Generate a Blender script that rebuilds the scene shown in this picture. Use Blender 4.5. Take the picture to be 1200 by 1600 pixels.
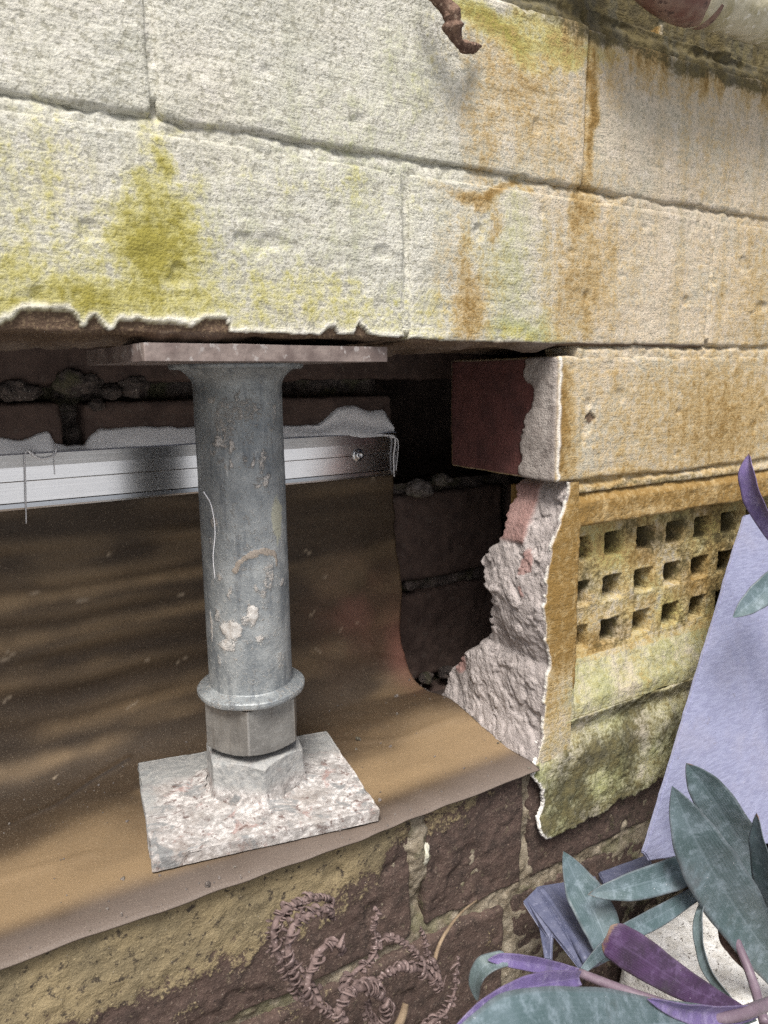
import bpy, bmesh, math, random
import numpy as np
from mathutils import Vector, Matrix
for o in list(bpy.data.objects): bpy.data.objects.remove(o)
random.seed(4)
scene = bpy.context.scene
C = scene.collection

# ------------------------------------------------------------------ camera
# metres; X along the wall to the right, Y into the wall (painted face at Y=0), Z up (0 = underside of the lintel course)
FPX, YAW, PITCH, ROLL = 1167.388, 0.547416, 0.180639, -0.012049
CAM = np.array([-0.2129, -0.323898, -0.0148956])
fw = np.array([math.sin(YAW)*math.cos(PITCH), math.cos(YAW)*math.cos(PITCH), -math.sin(PITCH)])
rt0 = np.array([math.cos(YAW), -math.sin(YAW), 0.0]); up0 = np.cross(rt0, fw)
rt = rt0*math.cos(ROLL)+up0*math.sin(ROLL); upv = -rt0*math.sin(ROLL)+up0*math.cos(ROLL)
cd = bpy.data.cameras.new('camera'); cam = bpy.data.objects.new('camera', cd); C.objects.link(cam)
cam.matrix_world = Matrix(((rt[0], upv[0], -fw[0], CAM[0]), (rt[1], upv[1], -fw[1], CAM[1]), (rt[2], upv[2], -fw[2], CAM[2]), (0, 0, 0, 1)))
cd.sensor_width = 36; cd.lens = FPX/1600*36; cd.clip_start = .01; cd.clip_end = 2000
cd.dof.use_dof = True; cd.dof.focus_distance = .43; cd.dof.aperture_fstop = 20
scene.camera = cam
# ------------------------------------------------------------------ light: bright overcast, sun veiled, from the front left
SUN_EL, SUN_AZ = math.radians(58), math.radians(216)   # azimuth clockwise from +Y
w = bpy.data.worlds.new('World'); scene.world = w; w.use_nodes = True
nt = w.node_tree; bg = nt.nodes['Background']
sky = nt.nodes.new('ShaderNodeTexSky'); sky.sky_type = 'NISHITA'; sky.sun_disc = False
sky.sun_elevation = SUN_EL; sky.sun_rotation = SUN_AZ; sky.dust_density = 6; sky.air_density = 1.0; sky.ozone_density = 1.0
hs = nt.nodes.new('ShaderNodeHueSaturation'); hs.inputs['Saturation'].default_value = .75
nt.links.new(sky.outputs[0], hs.inputs['Color']); nt.links.new(hs.outputs[0], bg.inputs['Color']); bg.inputs['Strength'].default_value = .09
sd = bpy.data.lights.new('sun', 'SUN'); sd.energy = 3.2; sd.angle = math.radians(22); sd.color = (1, .97, .92)
sun = bpy.data.objects.new('sun', sd); C.objects.link(sun)
sdir = Vector((math.sin(SUN_AZ)*math.cos(SUN_EL), math.cos(SUN_AZ)*math.cos(SUN_EL), math.sin(SUN_EL)))
sun.rotation_euler = sdir.to_track_quat('Z', 'Y').to_euler(); sun.location = sdir*3
scene.view_settings.view_transform = 'Standard'; scene.view_settings.look = 'None'
scene.cycles.use_denoising = False
scene.view_settings.exposure = 0.56; scene.view_settings.gamma = 1

# ------------------------------------------------------------------ helpers
def at(u, v, Y=None, Z=None, X=None):
    """point where the sight line through photo pixel (u,v) meets a plane"""
    d = fw + rt*(u-600)/FPX + upv*(800-v)/FPX
    ax, val = (1, Y) if Y is not None else ((2, Z) if Z is not None else (0, X))
    return CAM + d*((val-CAM[ax])/d[ax])

def _hash(i, j, k, s):
    n = (i.astype(np.uint32)*np.uint32(374761393) + j.astype(np.uint32)*np.uint32(668265263) + k.astype(np.uint32)*np.uint32(2246822519) + np.uint32((s*3266489917) & 0xffffffff))
    n = (n ^ (n >> np.uint32(13)))*np.uint32(1274126177); n = n ^ (n >> np.uint32(16))
    n = n*np.uint32(2654435761); n = n ^ (n >> np.uint32(15))
    return n.astype(np.float64)/4294967295.0
def vn(x, y, z, s=0):
    x, y, z = np.broadcast_arrays(np.asarray(x, float), np.asarray(y, float), np.asarray(z, float))
    xi, yi, zi = np.floor(x), np.floor(y), np.floor(z)
    fx, fy, fz = x-xi, y-yi, z-zi
    fx, fy, fz = [t*t*t*(t*(t*6-15)+10) for t in (fx, fy, fz)]
    xi, yi, zi = [t.astype(np.int64) for t in (xi, yi, zi)]
    r = 0
    for a in (0, 1):
        for b in (0, 1):
            for c in (0, 1):
                r = r + _hash(xi+a, yi+b, zi+c, s)*(fx if a else 1-fx)*(fy if b else 1-fy)*(fz if c else 1-fz)
    return r*2-1
def fbm(x, y, z, f, o=4, s=0, g=.5):
    r = 0; a = 1; t = 0
    for k in range(o):
        r = r+a*vn(x*f+k*17.3, y*f+k*5.1, z*f+k*9.7, s+k); t += a; a *= g; f *= 2.03
    return r/t
def sstep(a, b, x):
    t = np.clip((x-a)/(b-a), 0, 1); return t*t*(3-2*t)

def mesh_np(name, V, Q, attrs=None, smooth=True, midx=None):
    V = np.asarray(V, np.float32); Q = np.asarray(Q, np.int32)
    me = bpy.data.meshes.new(name); k = Q.shape[1]
    me.vertices.add(len(V)); me.vertices.foreach_set('co', V.ravel())
    me.loops.add(Q.size); me.loops.foreach_set('vertex_index', Q.ravel())
    me.polygons.add(len(Q)); me.polygons.foreach_set('loop_start', np.arange(0, Q.size, k, dtype=np.int32))
    me.polygons.foreach_set('use_smooth', np.full(len(Q), smooth))
    if midx is not None: me.polygons.foreach_set('material_index', np.asarray(midx, np.int32))
    me.update(calc_edges=True)
    for n, a in (attrs or {}).items():
        at_ = me.attributes.new(n, 'FLOAT', 'POINT'); at_.data.foreach_set('value', np.asarray(a, np.float32))
    return me
def link(name, me, mats, parent=None, origin=None):
    """mesh given in world coordinates -> object with its own origin, parented to its thing"""
    n = len(me.vertices); co = np.empty(n*3, np.float32); me.vertices.foreach_get('co', co); co = co.reshape(-1, 3)
    if origin is None:
        lo, hi = co.min(0), co.max(0); origin = np.array([(lo[0]+hi[0])/2, (lo[1]+hi[1])/2, lo[2]])
    origin = np.asarray(origin, float)
    me.vertices.foreach_set('co', (co-origin.astype(np.float32)).ravel()); me.update()
    o = bpy.data.objects.new(name, me); C.objects.link(o)
    for m in (mats if isinstance(mats, (list, tuple)) else [mats]): me.materials.append(m)
    pw = Vector((0, 0, 0)); q = parent
    while q is not None: pw += q.location; q = q.parent
    o.parent = parent; o.location = Vector(origin)-pw
    return o
def thing(name, label, cat, loc, group=None):
    o = bpy.data.objects.new(name, None); C.objects.link(o); o.location = Vector(loc); o.empty_display_size = .02
    o['label'] = label; o['category'] = cat
    if group: o['group'] = group
    return o
def tag(o, label, cat, group=None):
    o['label'] = label; o['category'] = cat
    if group: o['group'] = group
    return o
def bm_link(name, bm, mats, parent=None, smooth=False, origin=None):
    me = bpy.data.meshes.new(name); bm.to_mesh(me); bm.free()
    for p_ in me.polygons: p_.use_smooth = smooth
    return link(name, me, mats, parent, origin)

def rbox(x0, x1, y0, y1, z0, z1, r, res, ry=.006):
    """rounded box as welded surface lattice: base points, inner points, outward directions, quads"""
    nx = max(2, int(round((x1-x0)/res))); nz = max(2, int(round((z1-z0)/res))); ny = max(2, int(round((y1-y0)/ry)))
    X = np.linspace(x0, x1, nx+1); Y = np.linspace(y0, y1, ny+1); Z = np.linspace(z0, z1, nz+1)
    # a finer ring near the rim in Y so that front edges round well
    Y[1] = min(Y[1], y0+r); Y[-2] = max(Y[-2], y1-r)
    def idx(i, j, k): return (i*(ny+1)+j)*(nz+1)+k
    qs = []
    def face(A, B, f, flip):
        a, b = np.meshgrid(np.arange(A), np.arange(B), indexing='ij')
        q = np.stack([f(a, b), f(a+1, b), f(a+1, b+1), f(a, b+1)], -1).reshape(-1, 4)
        qs.append(q[:, ::-1] if flip else q)
    face(nx, nz, lambda a, b: idx(a, 0, b), False); face(nx, nz, lambda a, b: idx(a, ny, b), True)
    face(ny, nz, lambda a, b: idx(0, a, b), True); face(ny, nz, lambda a, b: idx(nx, a, b), False)
    face(nx, ny, lambda a, b: idx(a, b, 0), True); face(nx, ny, lambda a, b: idx(a, b, nz), False)
    Q = np.concatenate(qs); ids, inv = np.unique(Q.ravel(), return_inverse=True); Q = inv.reshape(-1, 4)
    k = ids % (nz+1); j = (ids//(nz+1)) % (ny+1); i = ids//((nz+1)*(ny+1))
    p = np.stack([X[i], Y[j], Z[k]], -1)
    lo = np.array([x0+r, y0+r, z0+r]); hi = np.array([x1-r, y1-r, z1-r])
    c = np.clip(p, lo, hi); d = p-c; n = d/np.maximum(np.linalg.norm(d, axis=1, keepdims=True), 1e-9)
    return p, c, n, Q, r
def hgrid(name, xs, zs, hy, attrs=None, back=None, keep=None):
    """height field over the wall plane: Y = hy(X,Z); optional skirt to Y=back; keep = face mask"""
    X, Z = np.meshgrid(xs, zs, indexing='ij'); Y = hy(X, Z)
    V = np.stack([X, Y, Z], -1).reshape(-1, 3); nz = len(zs); nx = len(xs)
    a, b = np.meshgrid(np.arange(nx-1), np.arange(nz-1), indexing='ij'); i = a*nz+b
    Q = np.stack([i, i+nz, i+nz+1, i+1], -1).reshape(-1, 4)
    if keep is not None:
        cx = (xs[a]+xs[a+1])/2; cz = (zs[b]+zs[b+1])/2; Q = Q[keep(cx, cz).ravel()]
    midx = np.zeros(len(Q), int)
    at_ = attrs(X.ravel(), Z.ravel(), V) if attrs else {}
    if back is not None:
        e = np.concatenate([Q[:, [0, 1]], Q[:, [1, 2]], Q[:, [2, 3]], Q[:, [3, 0]]])
        key = np.sort(e, 1); kk = key[:, 0].astype(np.int64)*len(V)+key[:, 1]
        u, inv, cnt = np.unique(kk, return_inverse=True, return_counts=True); be = e[cnt[inv] == 1]
        vs = np.unique(be); mp = np.full(len(V), -1); mp[vs] = len(V)+np.arange(len(vs))
        Vb = V[vs].copy(); Vb[:, 1] = back(Vb[:, 0], Vb[:, 2], Vb[:, 1]) if callable(back) else back
        Qs = np.stack([be[:, 1], be[:, 0], mp[be[:, 0]], mp[be[:, 1]]], -1)
        V = np.concatenate([V, Vb]); Q = np.concatenate([Q, Qs]); midx = np.concatenate([midx, np.ones(len(Qs), int)])
        at_ = {n: np.concatenate([q, q[vs]]) for n, q in at_.items()}
    return V, Q, at_, midx
def lathe(prof, cx, cy, n=96, jit=None):
    """closed solid of revolution round a vertical axis; prof = [(r,z)...] from top to bottom"""
    th = np.linspace(0, 2*math.pi, n, endpoint=False); V = []
    for r, z in prof: V.append(np.stack([cx+r*np.cos(th), cy+r*np.sin(th), np.full(n, z)], -1))
    V = np.concatenate(V); m = len(prof)
    a, b = np.meshgrid(np.arange(m-1), np.arange(n), indexing='ij'); b2 = (b+1) % n
    Q = np.stack([a*n+b, (a+1)*n+b, (a+1)*n+b2, a*n+b2], -1).reshape(-1, 4)
    return V, Q
def tube(P, R, n=10, ridge=None, flat=None):
    """tapered tube through points P with radius R(i); ridge(s,theta) scales the radius"""
    P = np.asarray(P, float); m = len(P)
    T = np.gradient(P, axis=0); T /= np.linalg.norm(T, axis=1, keepdims=True)
    nrm = np.cross(T[0], [0.3, .5, .8]); nrm /= np.linalg.norm(nrm); V = []
    s = np.concatenate([[0], np.cumsum(np.linalg.norm(np.diff(P, axis=0), axis=1))])
    th = np.linspace(0, 2*math.pi, n, endpoint=False)
    for i in range(m):
        nrm = nrm-T[i]*np.dot(nrm, T[i]); nrm /= np.linalg.norm(nrm); bi = np.cross(T[i], nrm)
        r = R[i]*np.ones(n)
        if ridge is not None: r = r*ridge(s[i], th)
        fl = flat if flat else 1
        V.append(P[i]+np.outer(np.cos(th)*r, nrm)+np.outer(np.sin(th)*r*fl, bi))
    V = np.concatenate(V+[P[:1], P[-1:]])
    a, b = np.meshgrid(np.arange(m-1), np.arange(n), indexing='ij'); b2 = (b+1) % n
    Q = np.stack([a*n+b, a*n+b2, (a+1)*n+b2, (a+1)*n+b], -1).reshape(-1, 4)
    c0, c1 = m*n, m*n+1; bb = np.arange(n); b2 = (bb+1) % n
    Q = np.concatenate([Q, np.stack([np.full(n, c0), b2, bb, bb], -1)[:, [0, 1, 2, 2]], np.stack([np.full(n, c1), (m-1)*n+bb, (m-1)*n+b2, (m-1)*n+b2], -1)])
    return V, Q
def tube_mesh(name, P, R, mats, parent=None, **kw):
    V, Q = tube(P, R, **kw)
    bm = bmesh.new(); vs = [bm.verts.new(v) for v in V]
    for q in Q:
        ids = []
        for i in q:
            if i not in ids: ids.append(i)
        bm.faces.new([vs[i] for i in ids])
    bmesh.ops.recalc_face_normals(bm, faces=bm.faces)
    return bm_link(name, bm, mats, parent, smooth=True)
def spline(pts, n):
    pts = np.asarray(pts, float); m = len(pts); out = []
    P = np.concatenate([[2*pts[0]-pts[1]], pts, [2*pts[-1]-pts[-2]]])
    for t in np.linspace(0, m-1, n):
        i = min(int(t), m-2); f = t-i; a, b, c, d = P[i:i+4]
        out.append(.5*((2*b)+(-a+c)*f+(2*a-5*b+4*c-d)*f*f+(-a+3*b-3*c+d)*f**3))
    return np.array(out)

# ------------------------------------------------------------------ materials
class M:
    def __init__(s, name, rough=.9, metal=0, spec=.3):
        s.m = bpy.data.materials.new(name); s.m.use_nodes = True; s.t = s.m.node_tree
        s.b = s.t.nodes['Principled BSDF']; s.b.inputs['Roughness'].default_value = rough
        s.b.inputs['Metallic'].default_value = metal; s.b.inputs['Specular IOR Level'].default_value = spec
        s.pos = s.t.nodes.new('ShaderNodeNewGeometry').outputs['Position']; s.nrm = None
    def _in(s, sock, v):
        if hasattr(v, 'is_output'): s.t.links.new(v, sock)
        elif isinstance(v, tuple): sock.default_value = v if len(v) == 4 else v+(1,)
        else: sock.default_value = v
    def attr(s, n):
        a = s.t.nodes.new('ShaderNodeAttribute'); a.attribute_name = n; return a.outputs['Fac']
    def map(s, sc):
        a = s.t.nodes.new('ShaderNodeMapping'); s.t.links.new(s.pos, a.inputs[0]); a.inputs['Scale'].default_value = sc; return a.outputs[0]
    def noise(s, scale, detail=4, rough=.55, vec=None, dist=0):
        a = s.t.nodes.new('ShaderNodeTexNoise'); s.t.links.new(vec or s.pos, a.inputs['Vector'])
        a.inputs['Scale'].default_value = scale; a.inputs['Detail'].default_value = detail; a.inputs['Roughness'].default_value = rough
        a.inputs['Distortion'].default_value = dist; return a.outputs['Fac']
    def voro(s, scale, feat='F1', vec=None):
        a = s.t.nodes.new('ShaderNodeTexVoronoi'); a.feature = feat; s.t.links.new(vec or s.pos, a.inputs['Vector']); a.inputs['Scale'].default_value = scale
        return a.outputs['Distance']
    def math(s, op, a, b=0.0, clamp=False):
        n = s.t.nodes.new('ShaderNodeMath'); n.operation = op; n.use_clamp = clamp; s._in(n.inputs[0], a); s._in(n.inputs[1], b); return n.outputs[0]
    def step(s, x, a, b):
        n = s.t.nodes.new('ShaderNodeMapRange'); n.interpolation_type = 'SMOOTHSTEP'; s._in(n.inputs[0], x)
        n.inputs[1].default_value = a; n.inputs[2].default_value = b; return n.outputs[0]
    def mix(s, f, a, b, mode='MIX'):
        n = s.t.nodes.new('ShaderNodeMix'); n.data_type = 'RGBA'; n.blend_type = mode
        s._in(n.inputs[0], f); s._in(n.inputs[6], a); s._in(n.inputs[7], b); return n.outputs[2]
    def bump(s, h, dist, strength=1.0):
        n = s.t.nodes.new('ShaderNodeBump'); s._in(n.inputs['Height'], h); n.inputs['Distance'].default_value = dist; n.inputs['Strength'].default_value = strength
        if s.nrm is not None: s.t.links.new(s.nrm, n.inputs['Normal'])
        s.nrm = n.outputs[0]
    def done(s, col, rough=None):
        s._in(s.b.inputs['Base Color'], col)
        if rough is not None: s._in(s.b.inputs['Roughness'], rough)
        if s.nrm is not None: s.t.links.new(s.nrm, s.b.inputs['Normal'])
        return s.m

def raw_brick_colour(k, base=(.085, .035, .028), alt=(.05, .024, .022)):
    c = k.mix(k.step(k.noise(60, 4), .35, .7), base, alt)
    return k.mix(k.step(k.noise(500, 3), .62, .75), c, (.16, .10, .075))
def m_paint():
    k = M('weathered_wall_paint', .85, 0, .25)
    n_f = k.noise(900, 3, .6); n_m = k.noise(160, 4, .6); n_l = k.noise(28, 4, .6)
    streak = k.noise(30, 4, .6, k.map((3.0, 1, .35))); brush = k.noise(300, 4, .65, k.map((.14, 1, 1.7)))
    n_g = k.noise(430, 3, .6)
    c = k.mix(k.attr('warm'), (.55, .54, .48), (.53, .455, .355))
    c = k.mix(k.math('MULTIPLY', k.step(n_l, .42, .70), .45), c, (.38, .385, .32)); c = k.mix(k.math('MULTIPLY', k.step(streak, .48, .70), .42), c, k.mix(k.attr('warm'), (.40, .405, .34), (.36, .31, .20))); c = k.mix(k.math('MULTIPLY', k.step(k.noise(85, 5, .7), .54, .66), .30), c, (.62, .59, .56))
    c = k.mix(k.math('MULTIPLY', k.step(brush, .5, .68), .28), c, (.30, .29, .23))
    c = k.mix(k.math('MULTIPLY', k.step(n_f, .52, .72), .55), c, (.25, .24, .18))
    c = k.mix(k.math('MULTIPLY', k.step(n_g, .50, .36), .60), c, (.22, .21, .155)); c = k.mix(k.math('MULTIPLY', k.step(n_g, .58, .72), .45), c, (.74, .72, .64))
    gm = k.math('ADD', k.math('MULTIPLY', n_m, .75), k.math('SUBTRACT', k.math('MULTIPLY', n_g, .9), .33))
    def stain(a, col, deep, lo=.62, hi=.30):
        # stain catches on the grain: the mask is compared with the noise
        f = k.math('ADD', k.attr(a), k.math('SUBTRACT', k.math('ADD', k.math('MULTIPLY', gm, 1.5), k.math('MULTIPLY', streak, .8)), 1.15))
        gate = k.step(k.attr(a), .03, .28); f1 = k.math('MULTIPLY', gate, k.step(f, .02, .80)); f2 = k.math('MULTIPLY', gate, k.step(f, .45, 1.25))
        return f1, f2, col, deep
    for a, col, deep, s1, s2 in (('green', (.36, .37, .19), (.16, .19, .055), .75, .8), ('algae', (.44, .41, .15), (.24, .21, .035), .85, .9), ('ochre', (.40, .29, .13), (.20, .115, .028), .85, .9)):
        f1, f2, _, _ = stain(a, col, deep)
        c = k.mix(k.math('MULTIPLY', f1, s1), c, col); c = k.mix(k.math('MULTIPLY', f2, s2), c, deep)
    df = k.step(k.math('ADD', k.attr('dirt'), k.math('SUBTRACT', gm, .5)), .25, .75)
    c = k.mix(k.math('MULTIPLY', df, .9), c, k.mix(k.step(n_m, .4, .6), (.05, .045, .025), (.10, .085, .04)))
    spk = k.math('MULTIPLY', k.step(k.voro(150), .055, .03), .8)
    c = k.mix(k.math('MULTIPLY', spk, k.step(n_l, .5, .6)), c, (.06, .05, .04))
    raw = k.mix(k.step(n_f, .5, .65), (.10, .066, .045), (.20, .145, .09))
    raw = k.mix(k.attr('red'), raw, raw_brick_colour(k, (.135, .056, .050), (.088, .040, .037)))
    cem = k.mix(k.step(n_m, .35, .65), (.40, .36, .33), (.27, .235, .215)); cem = k.mix(k.step(n_f, .6, .75), cem, (.55, .52, .49))
    raw = k.mix(k.attr('cement'), raw, cem)
    c = k.mix(k.attr('peel'), c, raw)
    c = k.mix(k.attr('lip'), c, (.72, .70, .66))
    k.bump(n_m, .0010, .5); k.bump(brush, .0007, .7); k.bump(n_g, .0008, .8); k.bump(n_f, .0007, .9)
    return k.done(c)
def m_raw():
    k = M('dark_clay_brick', .9, 0, .25)
    n_f = k.noise(700, 4, .65); n_m = k.noise(110, 5, .6); n_l = k.noise(30, 4)
    c = k.mix(k.step(n_m, .35, .7), (.090, .061, .051), (.050, .036, .031))
    c = k.mix(k.math('MULTIPLY', k.step(n_f, .54, .68), .75), c, (.20, .15, .12)); c = k.mix(k.step(k.noise(130, 6, .8, None, .3), .60, .68), c, (.20, .17, .115)); c = k.mix(k.math('MULTIPLY', k.step(k.noise(240, 5, .75), .42, .34), .8), c, (.022, .017, .016))
    gm = k.math('ADD', k.math('MULTIPLY', n_m, .6), k.math('MULTIPLY', n_f, .4))
    f = k.step(k.math('ADD', k.attr('crust'), k.math('MULTIPLY', k.math('SUBTRACT', gm, .5), 2.2)), .40, .62)
    cc = k.mix(k.step(n_l, .4, .65), (.27, .215, .125), (.19, .155, .095)); cc = k.mix(k.step(k.noise(170, 6, .75), .54, .62), cc, (.06, .048, .036)); cc = k.mix(k.step(n_f, .58, .7), cc, (.38, .31, .19))
    c = k.mix(f, c, cc)
    f = k.step(k.math('ADD', k.attr('moss'), k.math('MULTIPLY', k.math('SUBTRACT', gm, .5), 2.0)), .35, .95)
    c = k.mix(k.math('MULTIPLY', f, .85), c, k.mix(n_f, (.07, .085, .025), (.17, .17, .075)))
    c = k.mix(k.math('MULTIPLY', k.step(k.voro(260), .09, .05), .6), c, (.42, .38, .32))
    k.bump(n_f, .0009, .8); k.bump(n_m, .002, .7); k.bump(f, .0006, .6)
    return k.done(c)
def m_mortar(name, a=(.30, .26, .20), b=(.17, .14, .10), bump=1.0, mossy=True):
    k = M(name, .95, 0, .2)
    n_f = k.noise(900, 3, .7); n_m = k.noise(150, 5, .65); n_l = k.noise(25, 3)
    c = k.mix(k.step(n_m, .35, .65), a, b); c = k.mix(k.step(n_f, .6, .72), c, (.50, .46, .40)); c = k.mix(k.step(n_f, .40, .30), c, (.10, .085, .065))
    if mossy: c = k.mix(k.math('MULTIPLY', k.step(k.noise(45, 4), .52, .66), .6), c, (.10, .10, .05))
    c = k.mix(k.attr('red'), c, k.mix(n_m, (.34, .13, .10), (.22, .09, .075)))
    k.bump(n_f, .0010, .9*bump); k.bump(n_m, .0025, .8*bump)
    return k.done(c)
def m_simple(name, a, b, scale=200, rough=.8, metal=0, bump=.0004, spec=.3, c2=None, vec=None):
    k = M(name, rough, metal, spec); v = k.map(vec) if vec else None
    n = k.noise(scale, 4, .6, v); c = k.mix(k.step(n, .35, .65), a, b)
    if c2: c = k.mix(k.step(k.noise(scale*3.1, 3, .6, v), .58, .68), c, c2)
    if bump: k.bump(k.noise(scale*2, 3, .6, v), bump, .8)
    return k.done(c)
def m_galv():
    k = M('galvanised_steel', .5, .35, .5)
    n1 = k.noise(55, 5, .65); n2 = k.noise(420, 4, .7); st = k.noise(180, 4, .6, k.map((1, 1, .12)))
    n0 = k.noise(1100, 3, .7); c = k.mix(k.step(n1, .3, .7), (.18, .20, .215), (.35, .37, .375)); c = k.mix(k.math('MULTIPLY', k.step(n2, .5, .7), .55), c, (.46, .47, .455)); c = k.mix(k.math('MULTIPLY', k.step(n0, .56, .7), .5), c, (.62, .62, .59)); c = k.mix(k.math('MULTIPLY', k.step(n0, .44, .32), .5), c, (.12, .135, .145))
    c = k.mix(k.math('MULTIPLY', k.step(st, .50, .66), .5), c, (.10, .115, .135)); c = k.mix(k.step(k.noise(700, 3, .7, k.map((1, 1, .06))), .66, .70), c, (.52, .53, .52)); c = k.mix(k.math('MULTIPLY', k.step(k.noise(28, 5, .7), .52, .62), .45), c, (.42, .44, .44))
    f = k.step(k.math('ADD', k.attr('crust'), k.math('ADD', k.math('MULTIPLY', k.math('SUBTRACT', n2, .5), 1.5), k.math('MULTIPLY', k.math('SUBTRACT', n0, .5), 1.6))), .30, .85)
    c = k.mix(k.math('MULTIPLY', f, .9), c, k.mix(k.step(n2, .4, .65), (.66, .64, .61), (.48, .44, .40)))
    c = k.mix(k.step(k.math('ADD', k.attr('rust'), k.math('SUBTRACT', n2, .5)), .4, .65), c, (.37, .32, .27))
    c = k.mix(k.attr('pale'), c, (.46, .46, .37))
    k.bump(n2, .0004, .6); k.bump(f, .0005, .8); k.bump(n1, .0008, .4); k.bump(n0, .0003, .6)
    return k.done(c, k.math('ADD', k.math('MULTIPLY', n2, .3), .36))
def m_crusted():
    k = M('mortar_caked_steel', .85, .05, .3)
    n1 = k.noise(45, 5, .65); n2 = k.noise(330, 5, .7); n3 = k.noise(110, 5, .65)
    c = k.mix(k.step(n2, .36, .60), (.68, .65, .63), (.34, .315, .30))
    c = k.mix(k.math('MULTIPLY', k.step(n3, .46, .66), .8), c, (.25, .235, .225))
    c = k.mix(k.math('MULTIPLY', k.step(k.noise(60, 6, .72, None, .6), .57, .66), .6), c, (.30, .14, .115)); c = k.mix(k.math('MULTIPLY', k.step(k.noise(38, 5, .65), .48, .62), .55), c, (.26, .225, .20))
    c = k.mix(k.math('MULTIPLY', k.step(k.noise(160, 6, .8, None, .4), .54, .62), .85), c, (.11, .062, .052)); c = k.mix(k.math('MULTIPLY', k.step(k.noise(55, 5, .7, None, .8), .55, .63), .8), c, (.19, .20, .205))
    c = k.mix(k.math('MULTIPLY', k.attr('grey'), .85), c, k.mix(k.step(n2, .4, .65), (.24, .25, .25), (.40, .40, .385)))
    k.bump(n2, .0006, .7); k.bump(n3, .0008, .7); k.bump(n1, .001, .3); k.bump(k.noise(900, 3, .7), .0005, .8)
    return k.done(c)
def m_sheet():
    k = M('tan_damp_course_sheet', .6, 0, .35)
    gr = k.noise(1400, 2, .7); n1 = k.noise(14, 4, .6, k.map((.35, 1, 1.4))); n2 = k.noise(90, 5, .6)
    c = k.mix(k.step(n1, .3, .7), (.042, .028, .017), (.078, .052, .030)); c = k.mix(k.math('MULTIPLY', k.step(n2, .5, .75), .4), c, (.032, .022, .014))
    c = k.mix(k.math('MULTIPLY', k.step(gr, .58, .74), .45), c, (.46, .38, .28)); c = k.mix(k.math('MULTIPLY', k.step(gr, .42, .30), .5), c, (.09, .06, .035))
    c = k.mix(k.math('MULTIPLY', k.attr('edge'), .7), c, k.mix(gr, (.115, .090, .077), (.23, .19, .165)))
    c = k.mix(k.math('MULTIPLY', k.attr('lit_band'), .85), c, k.mix(gr, (.28, .19, .10), (.42, .30, .175)))  # lighter tan painted where ridges catch light and the front is sunlit
    c = k.mix(k.attr('dust'), c, k.mix(n2, (.40, .33, .25), (.30, .23, .15)))
    c = k.mix(k.attr('pinkish'), c, (.30, .13, .10)); c = k.mix(k.math('MULTIPLY', k.attr('crack'), .8), c, (.035, .025, .018))
    k.bump(gr, .0004, .8); k.bump(n2, .0010, .4)
    return k.done(c, k.math('ADD', k.math('MULTIPLY', n2, .3), .40))
def m_alu():
    k = M('brushed_aluminium', .2, 1, .5); b = k.noise(900, 3, .6, k.map((.012, 1, 1)))
    n2 = k.noise(60, 4); c = k.mix(b, (.66, .67, .69), (.82, .82, .84)); k.bump(b, .00008, .5)
    return k.done(c, k.math('ADD', k.math('MULTIPLY', n2, .10), .17))
def m_sealant():
    k = M('smeared_silicone', .32, 0, .5); n = k.noise(160, 4); c = k.mix(n, (.74, .74, .77), (.84, .84, .86))
    k.b.inputs['Subsurface Weight'].default_value = .15; k.b.inputs['Subsurface Radius'].default_value = (.003, .003, .003); k.bump(k.noise(240, 3, .5, k.map((.3, 1, 1))), .0003, .4)
    return k.done(c)
def m_leaf(name, a, b, vein, rough=.5):
    k = M(name, rough, 0, .45); n1 = k.noise(70, 5, .6); n2 = k.noise(900, 3, .6)
    c = k.mix(k.step(n1, .3, .7), a, b); c = k.mix(k.math('MULTIPLY', k.step(n2, .55, .75), .35), c, vein)
    c = k.mix(k.math('MULTIPLY', k.step(k.math('SINE', k.math('MULTIPLY', k.attr('across'), 52.0)), .3, 1.0), .07), c, vein); c = k.mix(k.math('MULTIPLY', k.step(k.noise(150, 6, .75), .46, .68), .7), c, vein)
    ab = k.math('ABSOLUTE', k.attr('across')); c = k.mix(k.math('MULTIPLY', k.step(ab, .05, .02), .35), c, vein); c = k.mix(k.math('MULTIPLY', k.attr('rim'), .3), c, (.11, .085, .10))
    c = k.mix(k.step(k.math('ADD', k.attr('tip'), k.math('SUBTRACT', k.noise(160, 5, .7), .5)), .5, .75), c, (.16, .10, .07)); c = k.mix(k.math('MULTIPLY', k.step(k.noise(38, 5, .7), .55, .7), .35), c, k.mix(n1, (.05, .08, .05), (.10, .07, .10)))
    c = k.mix(k.step(k.noise(420, 4, .7), .69, .74), c, (.62, .62, .66))
    k.bump(k.math('SINE', k.math('MULTIPLY', k.attr('across'), 52.0)), .00005, .5); k.bump(n2, .0002, .5)
    k.b.inputs['Sheen Weight'].default_value = .03; k.b.inputs['Sheen Roughness'].default_value = .5
    return k.done(c)

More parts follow.
